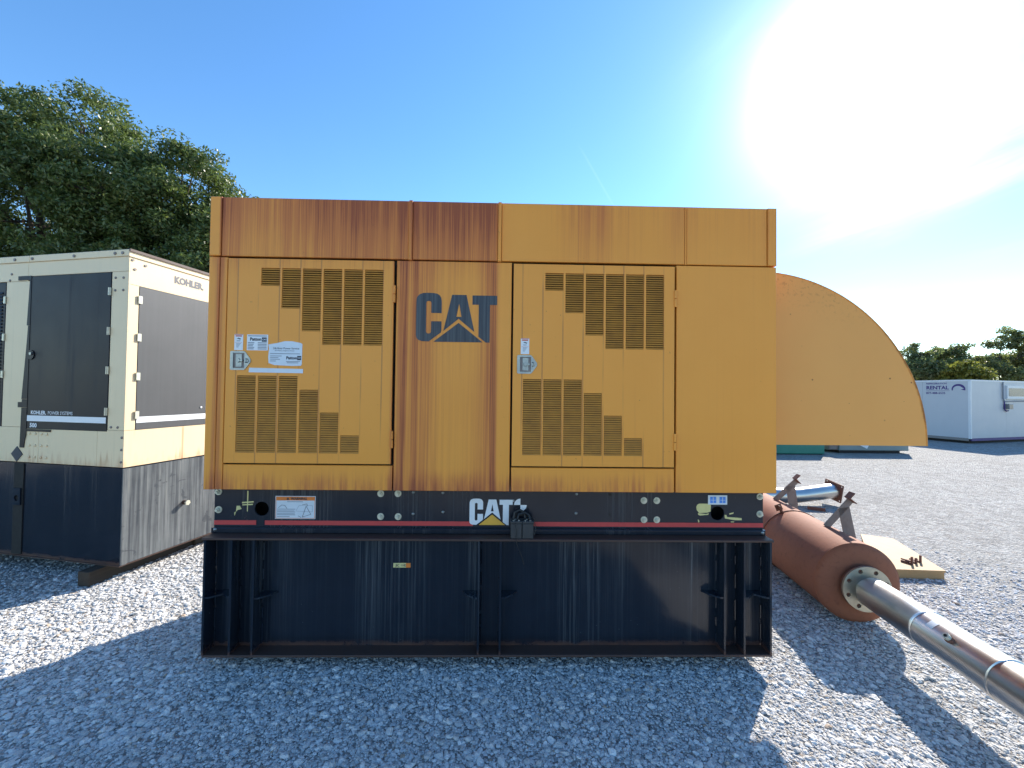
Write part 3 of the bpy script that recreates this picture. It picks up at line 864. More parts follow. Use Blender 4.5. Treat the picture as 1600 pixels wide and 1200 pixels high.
def door(x0, x1, z0, z1, ux, lx, paint, label):
    vents = []
    for k, n in enumerate((8, 18, 28, 34, 34, 34)):
        a = ux + 0.1267 * k
        vents.append((a, a + W_V, 2.467 - n * PITCH_V, 2.467, n))
    for k, n in enumerate((34, 34, 34, 28, 18, 8)):
        a = lx + 0.1267 * k
        vents.append((a, a + W_V, 1.331, 1.331 + n * PITCH_V, n))
    dm = panel_with_holes(x0, x1, z0, z1, [v[:4] for v in vents], -0.010, 0.006)
    d = link(bpy.data.objects.new('door', dm.mesh('door', paint, False)), GEN)
    d['label'] = label
    for a, b, c, e, n in vents:
        vb = MB()
        for i in range(n):
            z = c + (i + 0.5) * PITCH_V
            t = 0.0100
            # pressed louvre blade: leans outward at its lower edge
            vb.add([(a, -0.012, z - t * 0.55), (b, -0.012, z - t * 0.55), (b, -0.004, z + t * 0.45), (a, -0.004, z + t * 0.45),
                    (a, -0.0105, z - t * 0.62), (b, -0.0105, z - t * 0.62), (b, -0.0015, z + t * 0.36), (a, -0.0015, z + t * 0.36)],
                   [(0, 1, 2, 3), (7, 6, 5, 4), (0, 4, 5, 1), (3, 2, 6, 7), (0, 3, 7, 4), (1, 5, 6, 2)])
        o = link(bpy.data.objects.new('louvre_vent', vb.mesh('louvre_vent', M['vent'], False)), d)
        o['kind'] = 'stuff'
    # hinges on the right edge
    for zc in (2.318, 1.420):
        hb = MB().cyl((x1 + 0.005, -0.012, zc + 0.002), (x1 + 0.005, -0.012, zc + 0.052), 0.0085, n=10)
        hb.cyl((x1 + 0.005, -0.012, zc - 0.052), (x1 + 0.005, -0.012, zc - 0.002), 0.0085, n=10)
        gpart('hinge', hb, M['yellow'], d)
    # paddle latch on the left edge
    lx0, zc = x0 + 0.027, 1.893
    L = MB()
    pl = [(0.0, -0.058), (0.082, -0.058), (0.126, 0.0), (0.082, 0.058), (0.0, 0.058)]
    pl = [(0.006, -0.058), (0.084, -0.058), (0.092, -0.052), (0.124, -0.008), (0.124, 0.008), (0.092, 0.052), (0.084, 0.058), (0.006, 0.058), (0.0, 0.052), (0.0, -0.052)]
    pan = [(0.018, -0.046), (0.086, -0.046), (0.086, 0.046), (0.018, 0.046)]
    FX = lambda yy: (lambda a, b: (lx0 + a, yy, zc + b))
    L.prism([pl, pan], FX(-0.0145), FX(-0.0102))
    L.use(1).box(lx0 + 0.018, lx0 + 0.086, -0.0106, -0.0101, zc - 0.046, zc + 0.046).use(0)
    L.box(lx0 + 0.034, lx0 + 0.070, -0.0135, -0.0107, zc - 0.038, zc + 0.040)
    L.cyl((lx0 + 0.052, -0.0136, zc), (lx0 + 0.052, -0.024, zc), 0.013, 0.011, n=14)
    L.box(lx0 + 0.046, lx0 + 0.078, -0.022, -0.0138, zc - 0.005, zc + 0.005)
    L.tube([(lx0 + 0.094, -0.015, zc + 0.012), (lx0 + 0.102, -0.024, zc + 0.010), (lx0 + 0.106, -0.026, zc), (lx0 + 0.102, -0.024, zc - 0.010), (lx0 + 0.094, -0.015, zc - 0.012)], 0.003, 6)
    gpart('latch', L, [M['chrome'], M['bracket']], d, 'chrome paddle latch')
    # red topped safety sticker above the latch
    s0, sz = lx0 + 0.022, 1.957
    s = MB().box(s0, s0 + 0.052, -0.0116, -0.0101, sz, sz + 0.098)
    s.use(1).box(s0 + 0.002, s0 + 0.050, -0.0122, -0.0117, sz + 0.093, sz + 0.0965).box(s0 + 0.007, s0 + 0.045, -0.0122, -0.0117, sz + 0.083, sz + 0.090)
    s.box(s0 + 0.005, s0 + 0.047, -0.0122, -0.0117, sz + 0.046, sz + 0.0472)
    s.use(2).flat([[(0.015, 0.070), (0.024, 0.076), (0.040, 0.070), (0.034, 0.064), (0.028, 0.068)]], lambda a, b: (s0 + a, -0.0123, sz + b))
    s.box(s0 + 0.014, s0 + 0.036, -0.0122, -0.0117, sz + 0.055, sz + 0.058)
    s.use(3)
    for k in range(4): s.box(s0 + 0.012, s0 + 0.040 - 0.005 * k, -0.0122, -0.0117, sz + 0.038 - k * 0.007, sz + 0.041 - k * 0.007)
    gpart('safety_sticker', s, [M['white_vinyl'], M['red_ink'], M['ink'], M['grey_ink']], d)
    return d


d1 = door(-1.700, -0.688, 1.268, 2.523, -1.499, -1.631, M['yellow_left_door'], 'left louvred door with stickers')
d2 = door(0.056, 1.068, 1.263, 2.521, 0.254, 0.121, M['yellow_right_door'], 'right louvred door')

# service stickers on the left door
s = MB().box(-1.575, -1.448, -0.0116, -0.0101, 1.957, 2.054)
f = lambda y=-0.0121: (lambda a, b: (-1.575 + a, y, 1.957 + b))
s.use(1).text('Patton', 0.026, lambda a, b: f()(0.018 + a, 0.060 + b), 0.0012)
s.flat([[(0.090, 0.053), (0.120, 0.053), (0.120, 0.080), (0.090, 0.080)]], f())
s.use(2).text('CAT', 0.013, lambda a, b: f(-0.0126)(0.0935 + a, 0.062 + b), 0.0004)
s.use(3)
for k in range(5):
    s.flat([[(0.006, 0.044 - k * 0.0095), (0.045 - 0.004 * (k % 3), 0.044 - k * 0.0095), (0.045 - 0.004 * (k % 3), 0.049 - k * 0.0095), (0.006, 0.049 - k * 0.0095)]], f())
    s.flat([[(0.066, 0.044 - k * 0.0095), (0.12, 0.044 - k * 0.0095), (0.12, 0.049 - k * 0.0095), (0.066, 0.049 - k * 0.0095)]], f())
s.flat([[(0.006, 0.086), (0.12, 0.086), (0.12, 0.091), (0.006, 0.091)]], f())
gpart('dealer_sticker', s, [M['white_vinyl'], M['ink'], M['sticker_blue'], M['grey_ink']], d1)
s = MB()
out = [(-1.441, 1.880), (-1.405, 1.868), (-1.30, 1.864), (-1.245, 1.866), (-1.240, 1.875), (-1.239, 2.000), (-1.250, 2.006), (-1.30, 2.016), (-1.345, 2.016), (-1.39, 2.004), (-1.445, 1.994), (-1.440, 1.97), (-1.444, 1.92)]
s.prism([out], lambda a, b: (a, -0.0118, b), lambda a, b: (a, -0.0101, b))
fy = lambda a, b: (a, -0.0123, b)
s.use(1).text('24-Hour Power Service', 0.0165, lambda a, b: fy(-1.415 + a, 1.966 + b), 0.0002)
s.use(3).text('877-Patton, Engine & Power', 0.0105, lambda a, b: fy(-1.405 + a, 1.954 + b), 0.0002)
s.use(1).text('Patton', 0.025, lambda a, b: fy(-1.335 + a, 1.905 + b), 0.0011)
s.flat([[(-1.268, 1.900), (-1.244, 1.900), (-1.244, 1.926), (-1.268, 1.926)]], fy)
s.use(2).text('CAT', 0.010, lambda a, b: (-1.2645 + a, -0.0128, 1.910 + b), 0.0003)
s.use(3)
for a, b, l in ((-1.432, 1.9365, 0.18), (-1.432, 1.922, 0.07), (-1.432, 1.912, 0.05), (-1.432, 1.902, 0.06), (-1.432, 1.891, 0.035), (-1.335, 1.889, 0.085), (-1.33, 1.881, 0.07)):
    s.flat([[(a, b), (a + l, b), (a + l, b + 0.004), (a, b + 0.004)]], fy)
gpart('service_sticker', s, [M['sticker_blue'], M['ink'], M['sticker_blue'], M['grey_ink']], d1, 'torn topped white service sticker')
gpart('blank_strip', MB().prism([[(-1.560, 1.822), (-1.232, 1.820), (-1.231, 1.846), (-1.558, 1.850)]], lambda a, b: (a, -0.0118, b), lambda a, b: (a, -0.0101, b)), M['sticker_blue'], d1)

# air hood on the right end
HC, HZ, HR = 1.7245, 1.385, 1.182
arc = [(HC + HR * math.sin(R_(a)), HZ + HR * math.cos(R_(a))) for a in np.linspace(0, 90, 37)]
arc2 = [(HC + (HR - 0.006) * math.sin(R_(a)), HZ + (HR - 0.006) * math.cos(R_(a))) for a in np.linspace(0, 90, 37)]
HY0, HY1 = 0.20, 1.25
hood = empty('air_hood'); hood.parent = GEN
gpart('side_plate', MB().prism([[(HC, HZ)] + arc2], lambda a, b: (a, HY0, b), lambda a, b: (a, HY0 + 0.005, b)), M['hood'], hood)
gpart('side_plate', MB().prism([[(HC, HZ)] + arc2], lambda a, b: (a, HY1, b), lambda a, b: (a, HY1 - 0.005, b)), M['hood'], hood)
cs = MB()
n = len(arc)
cs.add([(a, HY0 - 0.003, b) for a, b in arc] + [(a, HY1 + 0.003, b) for a, b in arc] + [(a, HY0 - 0.003, b) for a, b in arc2] + [(a, HY1 + 0.003, b) for a, b in arc2],
       [(k, k + 1, n + k + 1, n + k) for k in range(n - 1)] + [(2 * n + k, 3 * n + k, 3 * n + k + 1, 2 * n + k + 1) for k in range(n - 1)] +
       [(k, 2 * n + k, 2 * n + k + 1, k + 1) for k in range(n - 1)] + [(n + k, n + k + 1, 3 * n + k + 1, 3 * n + k) for k in range(n - 1)] + [(n - 1, 3 * n - 1, 4 * n - 1, 2 * n - 1), (0, n, 3 * n, 2 * n)], True)
gpart('curved_sheet', cs, M['hood'], hood)

# two black boxes with cables on the tank ledge
BX = empty('battery_box', (0.127, 0.045, 0.811), 0, 'pair of small black boxes with cables on the tank ledge', 'battery')
for k, a in enumerate((-0.071, 0.0015)):
    b = MB().cbox(a, a + 0.0695, -0.040, 0.028, 0.0, 0.093, 0.003)
    link(b.build('case', M['black_plastic'], BX))if False else b.build('case', M['black_plastic'], BX)
    t = MB().cbox(a - 0.001, a + 0.0705, -0.042, 0.029, 0.0932, 0.108, 0.003)
    t.use(1)
    for px, py in ((0.018, -0.03), (0.05, -0.03), (0.03, -0.005)):
        t.cyl((a + px, py, 0.108), (a + px, py, 0.114), 0.007, n=8)
    t.build('lid', [M['black_plastic'], M['chrome']], BX)
cb = MB()
cb.tube([(-0.05, 0.0, 0.11), (-0.045, 0.005, 0.15), (-0.015, 0.01, 0.165), (0.015, 0.01, 0.15), (0.02, 0.0, 0.115)], 0.008, 8)
cb.tube([(-0.03, -0.01, 0.11), (-0.02, 0.0, 0.14), (0.02, 0.0, 0.15), (0.045, 0.0, 0.135), (0.05, -0.01, 0.11)], 0.008, 8)
cb.tube([(-0.055, 0.01, 0.11), (-0.03, 0.02, 0.135), (0.005, 0.02, 0.13), (0.04, 0.02, 0.128), (0.06, 0.01, 0.11)], 0.009, 8)
cb.build('cable', M['cable'], BX)
cb = MB().tube([(0.06, -0.03, 0.112), (0.078, -0.045, 0.10), (0.085, -0.05, 0.06), (0.074, -0.052, 0.03)], 0.0022, 6)
cb.build('wire', M['cable'], BX)
cb = MB().tube([(-0.04, -0.034, 0.112), (-0.045, -0.047, 0.09), (-0.035, -0.05, 0.05), (-0.038, -0.055, -0.005), (-0.02, -0.058, -0.06), (0.0, -0.057, -0.10), (0.012, -0.055, -0.15)], 0.0022, 6)
cb.build('wire', M['cable'], BX)

# blocks carrying the tank
for x in (-1.25, 0.0, 1.05):
    gpart('support_block', MB().cbox(x - 0.07, x + 0.07, 0.22, 1.15, 0.0, 0.0895, 0.004), M['timber'])

# ------------------------------------------------------------------ cream generator on the left
KG = empty('generator', (-3.39, 1.195, 0), R_(-12), 'cream generator with black doors on a raised black tank', 'generator')
KL, KD = -4.6, 2.05


def kp(name, mb, mats, parent=KG, label=None):
    o = mb.build(name, mats, parent)
    if label: o['label'] = label
    return o


kt = kp('fuel_tank', MB().box(KL, -0.004, 0.004, KD, 0.132, 0.995), M['plain_tank'])
kp('tank_end_panel', MB().box(-0.0035, 0.004, 0.05, KD - 0.05, 0.136, 0.990), M['tank_end'], kt, 'chalky streaked tank end')
kp('tank_corner_angle', MB().box(-0.0037, 0.007, 0.0005, 0.0495, 0.133, 0.992), M['tank_end'], kt)
kp('tank_foot', MB().box(KL, 0.006, -0.008, KD, 0.124, 0.1318), M['rust_edge'], kt)
kp('lift_channel', MB().box(-1.275, -1.155, -0.004, 0.0035, 0.14, 0.99), M['dark_inside'], kt)
lug = MB().prism([[(-1.262, 0.60), (-1.17, 0.60), (-1.17, 0.76), (-1.262, 0.76)], circ(-1.215, 0.665, 0.028, 16)], lambda a, b: (a, -0.016, b), lambda a, b: (a, -0.0045, b))
kp('lift_lug', lug, M['tank'], kt)
vv = MB().cyl((0.004, 0.567, 0.55), (0.045, 0.567, 0.55), 0.022, n=14).use(1).cyl((0.045, 0.567, 0.55), (0.06, 0.567, 0.55), 0.027, n=6, smooth=False)
kp('drain_valve', vv, [M['rust_edge'], M['zinc']], kt)
body = kp('body', MB().box(KL, -0.012, 0.012, KD, 1.002, 2.90), M['dark_inside'])
# front: lower panels, posts, head rail
for a, b in ((KL, -0.995), (-0.992, -0.30), (-0.298, 0.0)):
    kp('lower_panel', MB().cbox(a, b, 0.0, 0.0118, 1.003, 1.332, 0.002), M['cream'])
kp('head_panel', MB().cbox(KL, -1.192, 0.0, 0.0118, 2.728, 2.905, 0.002), M['cream'])
kp('head_panel', MB().cbox(-1.190, 0.0, 0.0, 0.0118, 2.772, 2.905, 0.002), M['cream'])
kp('corner_post', MB().cbox(-0.186, 0.0, 0.0, 0.0118, 1.334, 2.770, 0.002), M['cream'])
kp('door_post', MB().cbox(-1.462, -1.152, 0.0, 0.0118, 1.334, 2.726, 0.002), M['cream'])
kd = kp('door', MB().cbox(-1.149, -0.190, -0.004, 0.0118, 1.320, 2.768, 0.003), M['door_black'], label='black door with white lettering')
sl = kp('door', MB().cbox(-2.50, -1.466, -0.002, 0.0118, 1.336, 2.722, 0.003), M['door_black'], label='louvred black door cut by the picture edge')
lv = MB()
for k in range(34):
    z = 1.52 + k * 0.033
    lv.add([(-1.98, -0.012, z), (-1.50, -0.012, z), (-1.50, -0.0025, z + 0.022), (-1.98, -0.0025, z + 0.022), (-1.98, -0.0025, z), (-1.50, -0.0025, z)], [(0, 1, 2, 3), (0, 4, 5, 1), (0, 3, 4), (1, 5, 2)])
kp('louvres', lv, M['door_black'], sl)['kind'] = 'stuff'
# ragged black sealing strips round the door
rp = lambda pts: kp('sealing_strip', MB().prism([pts], lambda a, b: (a, -0.007, b), lambda a, b: (a, -0.0042 if a > -1.149 else -0.0002, b)), M['door_black'], kd)
rp([(-1.306, 2.735), (-1.14, 2.735), (-1.14, 2.775), (-1.306, 2.775)])
rp([(-1.178, 2.30), (-1.140, 2.30), (-1.140, 2.73), (-1.158, 2.73)])
rp([(-1.212, 1.60), (-1.140, 1.60), (-1.140, 2.298), (-1.162, 2.298), (-1.172, 2.12)])
rp([(-1.255, 1.52), (-1.14, 1.52), (-1.14, 1.598), (-1.205, 1.598), (-1.206, 1.57), (-1.255, 1.57)])
rp([(-1.215, 1.14), (-1.165, 1.14), (-1.158, 1.20), (-1.14, 1.26), (-1.14, 1.518), (-1.208, 1.518)])
rp([(-1.138, 1.296), (-0.84, 1.296), (-0.84, 1.318), (-1.138, 1.318)])
st = MB().box(-1.135, -0.200, -0.006, -0.0042, 1.393, 1.447)
kp('white_stripe', st, M['white_vinyl'], kd)
KF = lambda y=-0.0062: (lambda a, b: (a, y, b))
kp('lettering', MB().text('KOHLER.', 0.047, lambda a, b: KF()(-1.09 + a, 1.459 + b), 0.0016), M['white_vinyl'], kd)
kp('lettering', MB().text('POWER SYSTEMS', 0.045, lambda a, b: KF()(-0.882 + a * 0.87, 1.459 + b)), M['white_vinyl'], kd)
kp('lettering', MB().text('500', 0.055, lambda a, b: KF()(-1.098 + a * 1.05, 1.336 + b), 0.002), M['white_vinyl'], kd)
for z in (2.59, 2.23, 1.873, 1.50):
    kp('hinge', MB().cbox(-0.207, -0.183, -0.016, -0.0045, z - 0.035, z + 0.035, 0.003).cyl((-0.195, -0.017, z - 0.035), (-0.195, -0.017, z + 0.035), 0.006, n=8), M['zinc'], kd)
    if z > 1.6: kp('hinge', MB().cbox(-1.478, -1.456, -0.014, -0.0045, z - 0.075, z - 0.005, 0.003), M['zinc'], sl)
hl = MB().cyl((-1.115, -0.0045, 2.02), (-1.115, -0.012, 2.02), 0.045, n=18).use(1).cyl((-1.10, -0.0125, 2.03), (-1.10, -0.022, 2.03), 0.014, n=10)
kp('door_lock', hl, [M['door_black'], M['chrome']], kd)
dm = MB().prism([[(-1.25, 1.005), (-1.178, 1.077), (-1.25, 1.15), (-1.322, 1.077)]], lambda a, b: (a, -0.005, b), lambda a, b: (a, -0.0003, b))
kp('diamond_sign', dm, M['ink'])
for bx in (-1.10, -1.03, -0.955, -0.89):
    for bz in (1.055, 1.165, 1.275):
        kp('bolt_head', MB().lathe((bx, 0, bz), (bx, -0.02, bz), [(0, 0.013), (0.006, 0.012), (0.010, 0.006)], 10), M['cream'])
for bx, bz in ((-0.145, 2.715), (-0.055, 2.712), (-0.145, 2.60), (-0.055, 2.60), (-0.145, 1.36), (-0.07, 1.36), (-0.02, 1.27), (-0.02, 1.16), (-0.02, 1.05), (-1.40, 2.80), (-1.42, 2.74)):
    kp('screw', MB().lathe((bx, 0, bz), (bx, -0.02, bz), [(0, 0.012), (0.005, 0.010), (0.007, 0.004)], 10), M['bracket'])
# end face (local +x)
ex = lambda mb_, *a: mb_
def ebox(y0, y1, z0, z1, x0=-0.0118, x1=0.0): return MB().box(x0, x1, y0, y1, z0, z1)
kp('end_lower_panel', ebox(0.0122, KD, 1.003, 1.331), M['cream'])
kp('end_post', ebox(0.0122, 0.090, 1.334, 2.655), M['cream'])
kp('end_post', ebox(1.86, KD, 1.334, 2.655), M['cream'])
eh = kp('end_head_panel', ebox(0.0122, KD, 2.658, 2.945), M['cream'])
ed = kp('end_door', ebox(0.094, 1.856, 1.334, 2.654, -0.0118, 0.003), M['door_grey'], label='weathered grey black end door')
kp('white_stripe', ebox(0.097, 1.853, 1.396, 1.451, 0.0031, 0.0045), M['white_vinyl'], ed)
for z in (2.53, 2.182, 1.823, 1.469):
    kp('hinge', MB().box(0.0045, 0.014, 0.080, 0.112, z - 0.035, z + 0.035), M['zinc'], ed)
tx = MB().text('KOHLER.', 0.092, lambda a, b: (0.0015, 0.411 + a * 0.85, 2.776 + b), 0.0055)
kp('lettering', tx, M['dim_ink'], eh, 'grey maker lettering')
for y in (0.73, 1.0):
    kp('screw', MB().cyl((0.003, y, 1.52), (0.010, y, 1.52), 0.010, n=8), M['white_vinyl'], ed)
for y, z in ((0.05, 2.80), (0.03, 2.88), (0.14, 2.86)):
    kp('screw', MB().cyl((0.0, y, z), (0.006, y, z), 0.012, n=8), M['bracket'])
# roof cap in two lengths
for a, b in ((KL, -1.167), (-1.164, 0.010)):
    kp('roof_cap', MB().cbox(a, b, -0.010, KD, 2.906, 2.968, 0.004), M['cream'])
kp('roof_edge_strip', MB().box(0.0102, 0.022, -0.008, KD, 2.948, 2.972), M['rust_edge'])
for bx in (-0.145, -0.06, -0.62, -1.13, -1.35):
    kp('screw', MB().cyl((bx, -0.010, 2.935), (bx, -0.016, 2.935), 0.014, n=10), M['bracket'])

tb = MB().cbox(-0.06, 0.06, 0.0, 1.75, 0.0, 0.1235, 0.006).build('support_timber', M['timber'])
tb.location = (-3.60, 1.09, 0); tb.rotation_euler = (0, 0, R_(-9))
tag(tb, 'dark timber poking out from under the cream generator corner', 'timber', 'timbers under the cream generator')
tb2 = tb.copy(); COL.objects.link(tb2)
tb2.location = (-3.34, 2.10, 0); tb2.rotation_euler = (0, 0, R_(78))
tag(tb2, 'dark timber end under the far side of the cream generator', 'timber', 'timbers under the cream generator')

# ------------------------------------------------------------------ rusty muffler with stainless pipe
MU = empty('muffler', (2.72, 0.62, 0), 0, 'rusty cylindrical muffler lying on gravel with shiny steel pipe attached', 'muffler')
az = R_(8.8)
A = Vector((math.sin(az), math.cos(az), 0))
S = Vector((math.cos(az), -math.sin(az), 0))
E0 = Vector((0.0, 0.0, 0.302)) - A * 0.075
MR = 0.30
LM = 2.1
sh = MB().lathe(E0, E0 + A * LM, [(0.0, MR - 0.006), (0.0, MR - 0.002), (0.02, MR - 0.001), (0.022, MR - 0.004), (LM - 0.022, MR - 0.004), (LM - 0.02, MR), (LM, MR), (LM, MR - 0.006)], 72, caps=False)
sh.build('shell', M['muffler'], MU)
cap = MB().lathe(E0 - A * 0.05, E0 + A * 1, [(0.0, 0.03), (0.001, 0.10), (0.005, 0.17), (0.013, 0.225), (0.026, 0.268), (0.040, 0.290), (0.052, MR - 0.0035)], 64, caps=True)
cap.build('end_cap', M['muffler'], MU)
cap = MB().lathe(E0 + A * (LM + 0.02), E0 - A * 1, [(0.0, 0.03), (0.001, 0.12), (0.006, 0.22), (0.016, MR - 0.012), (0.022, MR - 0.006)], 64, caps=True)
cap.build('end_cap', M['muffler'], MU)
bn = MB()
for t in (0.86,):
    bn.lathe(E0 + A * t, E0 + A * (t + 1), [(0, MR - 0.003), (0, MR + 0.004), (0.006, MR + 0.004), (0.006, MR - 0.003)], 64, caps=False)
bn.build('seam_band', M['rust_dark'], MU)


def around(t, ang, r=MR):
    """point on the shell; ang from straight up towards +side"""
    return E0 + A * t + S * (math.sin(R_(ang)) * r) + Vector((0, 0, math.cos(R_(ang)) * r))


lg = MB()
p = around(0.86, -22)
rd = (p - (E0 + A * 0.86)).normalized(); tn = A.cross(rd)
lg.obox(p + rd * 0.03, A, tn, rd, 0.03, 0.004, 0.04)
lg.obox(p + rd * 0.045 + A * 0.025, A, tn, rd, 0.004, 0.03, 0.03)
lg.build('lug', M['rust_dark'], MU)


def leg(t, tip_ang=46, rtip=0.56, a0=12, a1=72, patch=False):
    mb = MB()
    tip = around(t, tip_ang, rtip)
    b0 = around(t, a0, MR - 0.01); b1 = around(t, a1, MR - 0.01)
    mb.bar(b0, tip, 0.006, 0.055, (tip - b0).cross(A))
    q = b0.lerp(tip, 0.72)
    mb.bar(b1, q, 0.006, 0.09, (q - b1).cross(A))
    o = mb.build('mounting_leg', M['bracket'], MU)
    d = (tip - b0).normalized(); nn = A.cross(d)
    ft = MB().obox(tip, A, nn, d, 0.035, 0.035, 0.004)
    ft.obox(tip + d * 0.03 - nn * 0.03, A, nn, d, 0.035, 0.004, 0.03)
    ft.build('foot', M['rust_dark'], o)


leg(0.42, 23, 0.572, 6, 50)
leg(1.30, 26, 0.565, 6, 50)

# flange and pipe run from the near cap towards the camera
p0 = E0 - A * 0.050
fl = MB()
fc = p0 - A * 0.055
b1 = S; b2 = Vector((0, 0, 1))
fo = [(0.165 * math.cos(2 * math.pi * k / 40), 0.165 * math.sin(2 * math.pi * k / 40)) for k in range(40)]
hs = [[(0.135 * math.cos(R_(q)) + 0.016 * math.cos(2 * math.pi * k / 10), 0.135 * math.sin(R_(q)) + 0.016 * math.sin(2 * math.pi * k / 10)) for k in range(10)] for q in range(20, 380, 45)]
fl.prism([fo] + hs, lambda a, b: fc - A * 0.012 + b1 * a + b2 * b, lambda a, b: fc + A * 0.004 + b1 * a + b2 * b)
fl = fl.build('flange', M['steel_dull'], MU)
bf = MB().prism([fo], lambda a, b: fc + A * 0.005 + b1 * a + b2 * b, lambda a, b: fc + A * 0.018 + b1 * a + b2 * b)
bf.build('flange_backing', M['rust_dark'], MU)
MB().cyl(p0 + A * 0.005, fc + A * 0.017, 0.10, n=32).build('neck', M['muffler'], MU)
PR = 0.110
LP = 2.3
prof = [(0.0, 0.078), (0.03, 0.076), (0.045, 0.080), (0.05, PR), (0.38, PR), (0.382, PR + 0.0015), (0.505, PR + 0.002), (0.51, PR + 0.006), (0.522, PR + 0.006), (0.525, PR + 0.001),
        (0.86, PR + 0.001), (0.862, PR + 0.003), (0.965, PR + 0.003), (0.968, PR + 0.008), (0.980, PR + 0.008), (0.983, PR + 0.002), (LP, PR + 0.002)]
MP = MB().lathe(fc - A * 0.012, fc - A * 2, prof, 56)
pipe = MP.build('exhaust_pipe', M['steel'], MU)
dirp = -A


def onpipe(t, ang, r): return fc - A * (0.012 + t) + S * (math.sin(R_(ang)) * r) + Vector((0, 0, math.cos(R_(ang)) * r))


fp = onpipe(0.755, -48, PR); fn = (fp - onpipe(0.755, 0, 0)).normalized()
MB().cyl(fp - fn * 0.01, fp + fn * 0.016, 0.022, n=8, smooth=False).build('fitting_base', M['rust_dark'], pipe)
MB().cyl(fp + fn * 0.016, fp + fn * 0.034, 0.018, n=8, smooth=False).use(1).cyl(fp + fn * 0.0341, fp + fn * 0.036, 0.009, n=8).build('fitting', [M['zinc'], M['dark_inside']], pipe)
tp = MB()
k = 8
vs = []
for a in np.linspace(-52, -24, k): vs += [onpipe(0.60, a, PR + 0.0022), onpipe(0.645, a, PR + 0.0022)]
tp.add(vs, [(2 * i, 2 * i + 2, 2 * i + 3, 2 * i + 1) for i in range(k - 1)])
tp.build('paper_tag', M['white_vinyl'], pipe)

# ------------------------------------------------------------------ plywood, clamp, elbow, scrap
PW = empty('plywood_board', (4.0, 1.5, 0), 0, 'pale plywood sheet on battens beside the rusty muffler', 'board')
top = [(0.19, -0.24), (0.52, 0.62), (0.27, 0.77), (-0.46, -0.19)]
MB().prism([top[::1]], lambda a, b: (a, b, 0.085), lambda a, b: (a, b, 0.066)).build('top_sheet', M['plywood'], PW)
bt = [(0.185, -0.233), (0.20, -0.19), (-0.44, -0.145), (-0.452, -0.185)]
MB().prism([bt], lambda a, b: (a, b, 0.0655), lambda a, b: (a, b, 0.0)).build('batten', M['plywood'], PW)
bt = [(0.50, 0.60), (0.27, 0.755), (0.24, 0.71), (0.47, 0.56)]
MB().prism([bt], lambda a, b: (a, b, 0.0655), lambda a, b: (a, b, 0.0)).build('batten', M['plywood'], PW)
CL = MB()
CL.box(-0.09, 0.10, -0.012, 0.012, 0.005, 0.017)
for sx, h in ((-0.07, 0.075), (0.0, 0.055), (0.075, 0.07)):
    CL.box(sx - 0.012, sx + 0.012, -0.045, 0.045, 0.0, 0.012).box(sx - 0.011, sx + 0.011, -0.045, -0.033, 0.012, h)
CL.box(-0.07, -0.058, -0.04, 0.05, 0.0175, 0.03)
cl_ = CL.build('steel_clamp', M['rust_dark'])
cl_.location = (4.06, 1.46, 0.086); cl_.rotation_euler = (0, 0, R_(20))
tag(cl_, 'small rusty steel clamp lying on the plywood sheet', 'clamp')

EL = empty('elbow_pipe', (5.0, 3.85, 0), 0, 'curved steel elbow pipe with rusty flange on gravel', 'pipe')
pts = [(-1.0, 0.05, 0.14), (-0.6, -0.03, 0.15)]
for a in np.linspace(0, 38, 8): pts.append((-0.35 + 1.0 * math.sin(R_(a)), -0.02 + 1.0 * (1 - math.cos(R_(a))) * 0.3, 0.155 + 0.16 * math.sin(R_(a * 1.9)) * 0.4))
MB().tube(pts, 0.115, 24).build('tube', M['steel'], EL)
e = Vector(pts[-1]); dd = (e - Vector(pts[-2])).normalized()
side = Vector((0, 0, 1)).cross(dd).normalized(); upv = dd.cross(side)
sq = [(0.145 * s1, 0.145 * s2) for s1, s2 in ((-1, -1), (1, -1), (1, 1), (-1, 1))]
cr, sr = math.cos(R_(12)), math.sin(R_(12))
sq = [(a * cr - b * sr, a * sr + b * cr) for a, b in sq]
bh = [[(0.118 * s1 * cr - 0.118 * s2 * sr + 0.014 * math.cos(q), 0.118 * s1 * sr + 0.118 * s2 * cr + 0.014 * math.sin(q)) for q in np.linspace(0, 6.283, 8, endpoint=False)] for s1, s2 in ((-1, -1), (1, -1), (1, 1), (-1, 1))]
bore = circ(0, 0, 0.100, 20)
MB().prism([sq, bore] + bh, lambda a, b: e + dd * 0.012 + side * a + upv * b, lambda a, b: e - dd * 0.006 + side * a + upv * b).build('flange', M['rust_dark'], EL)
dbr = MB().obox((0, 0, 0.012), (0.8, -0.6, 0.03), (0.6, 0.8, 0), (0, 0, 1), 0.11, 0.018, 0.006).obox((0, 0.012, 0.03), (0.8, -0.6, 0.03), (0.6, 0.8, 0), (0, 0, 1), 0.11, 0.005, 0.018).build('scrap_angle', M['rust_dark'])
dbr.location = (4.72, 3.53, 0.0)
tag(dbr, 'short scrap of rusty angle iron on open gravel', 'scrap metal')

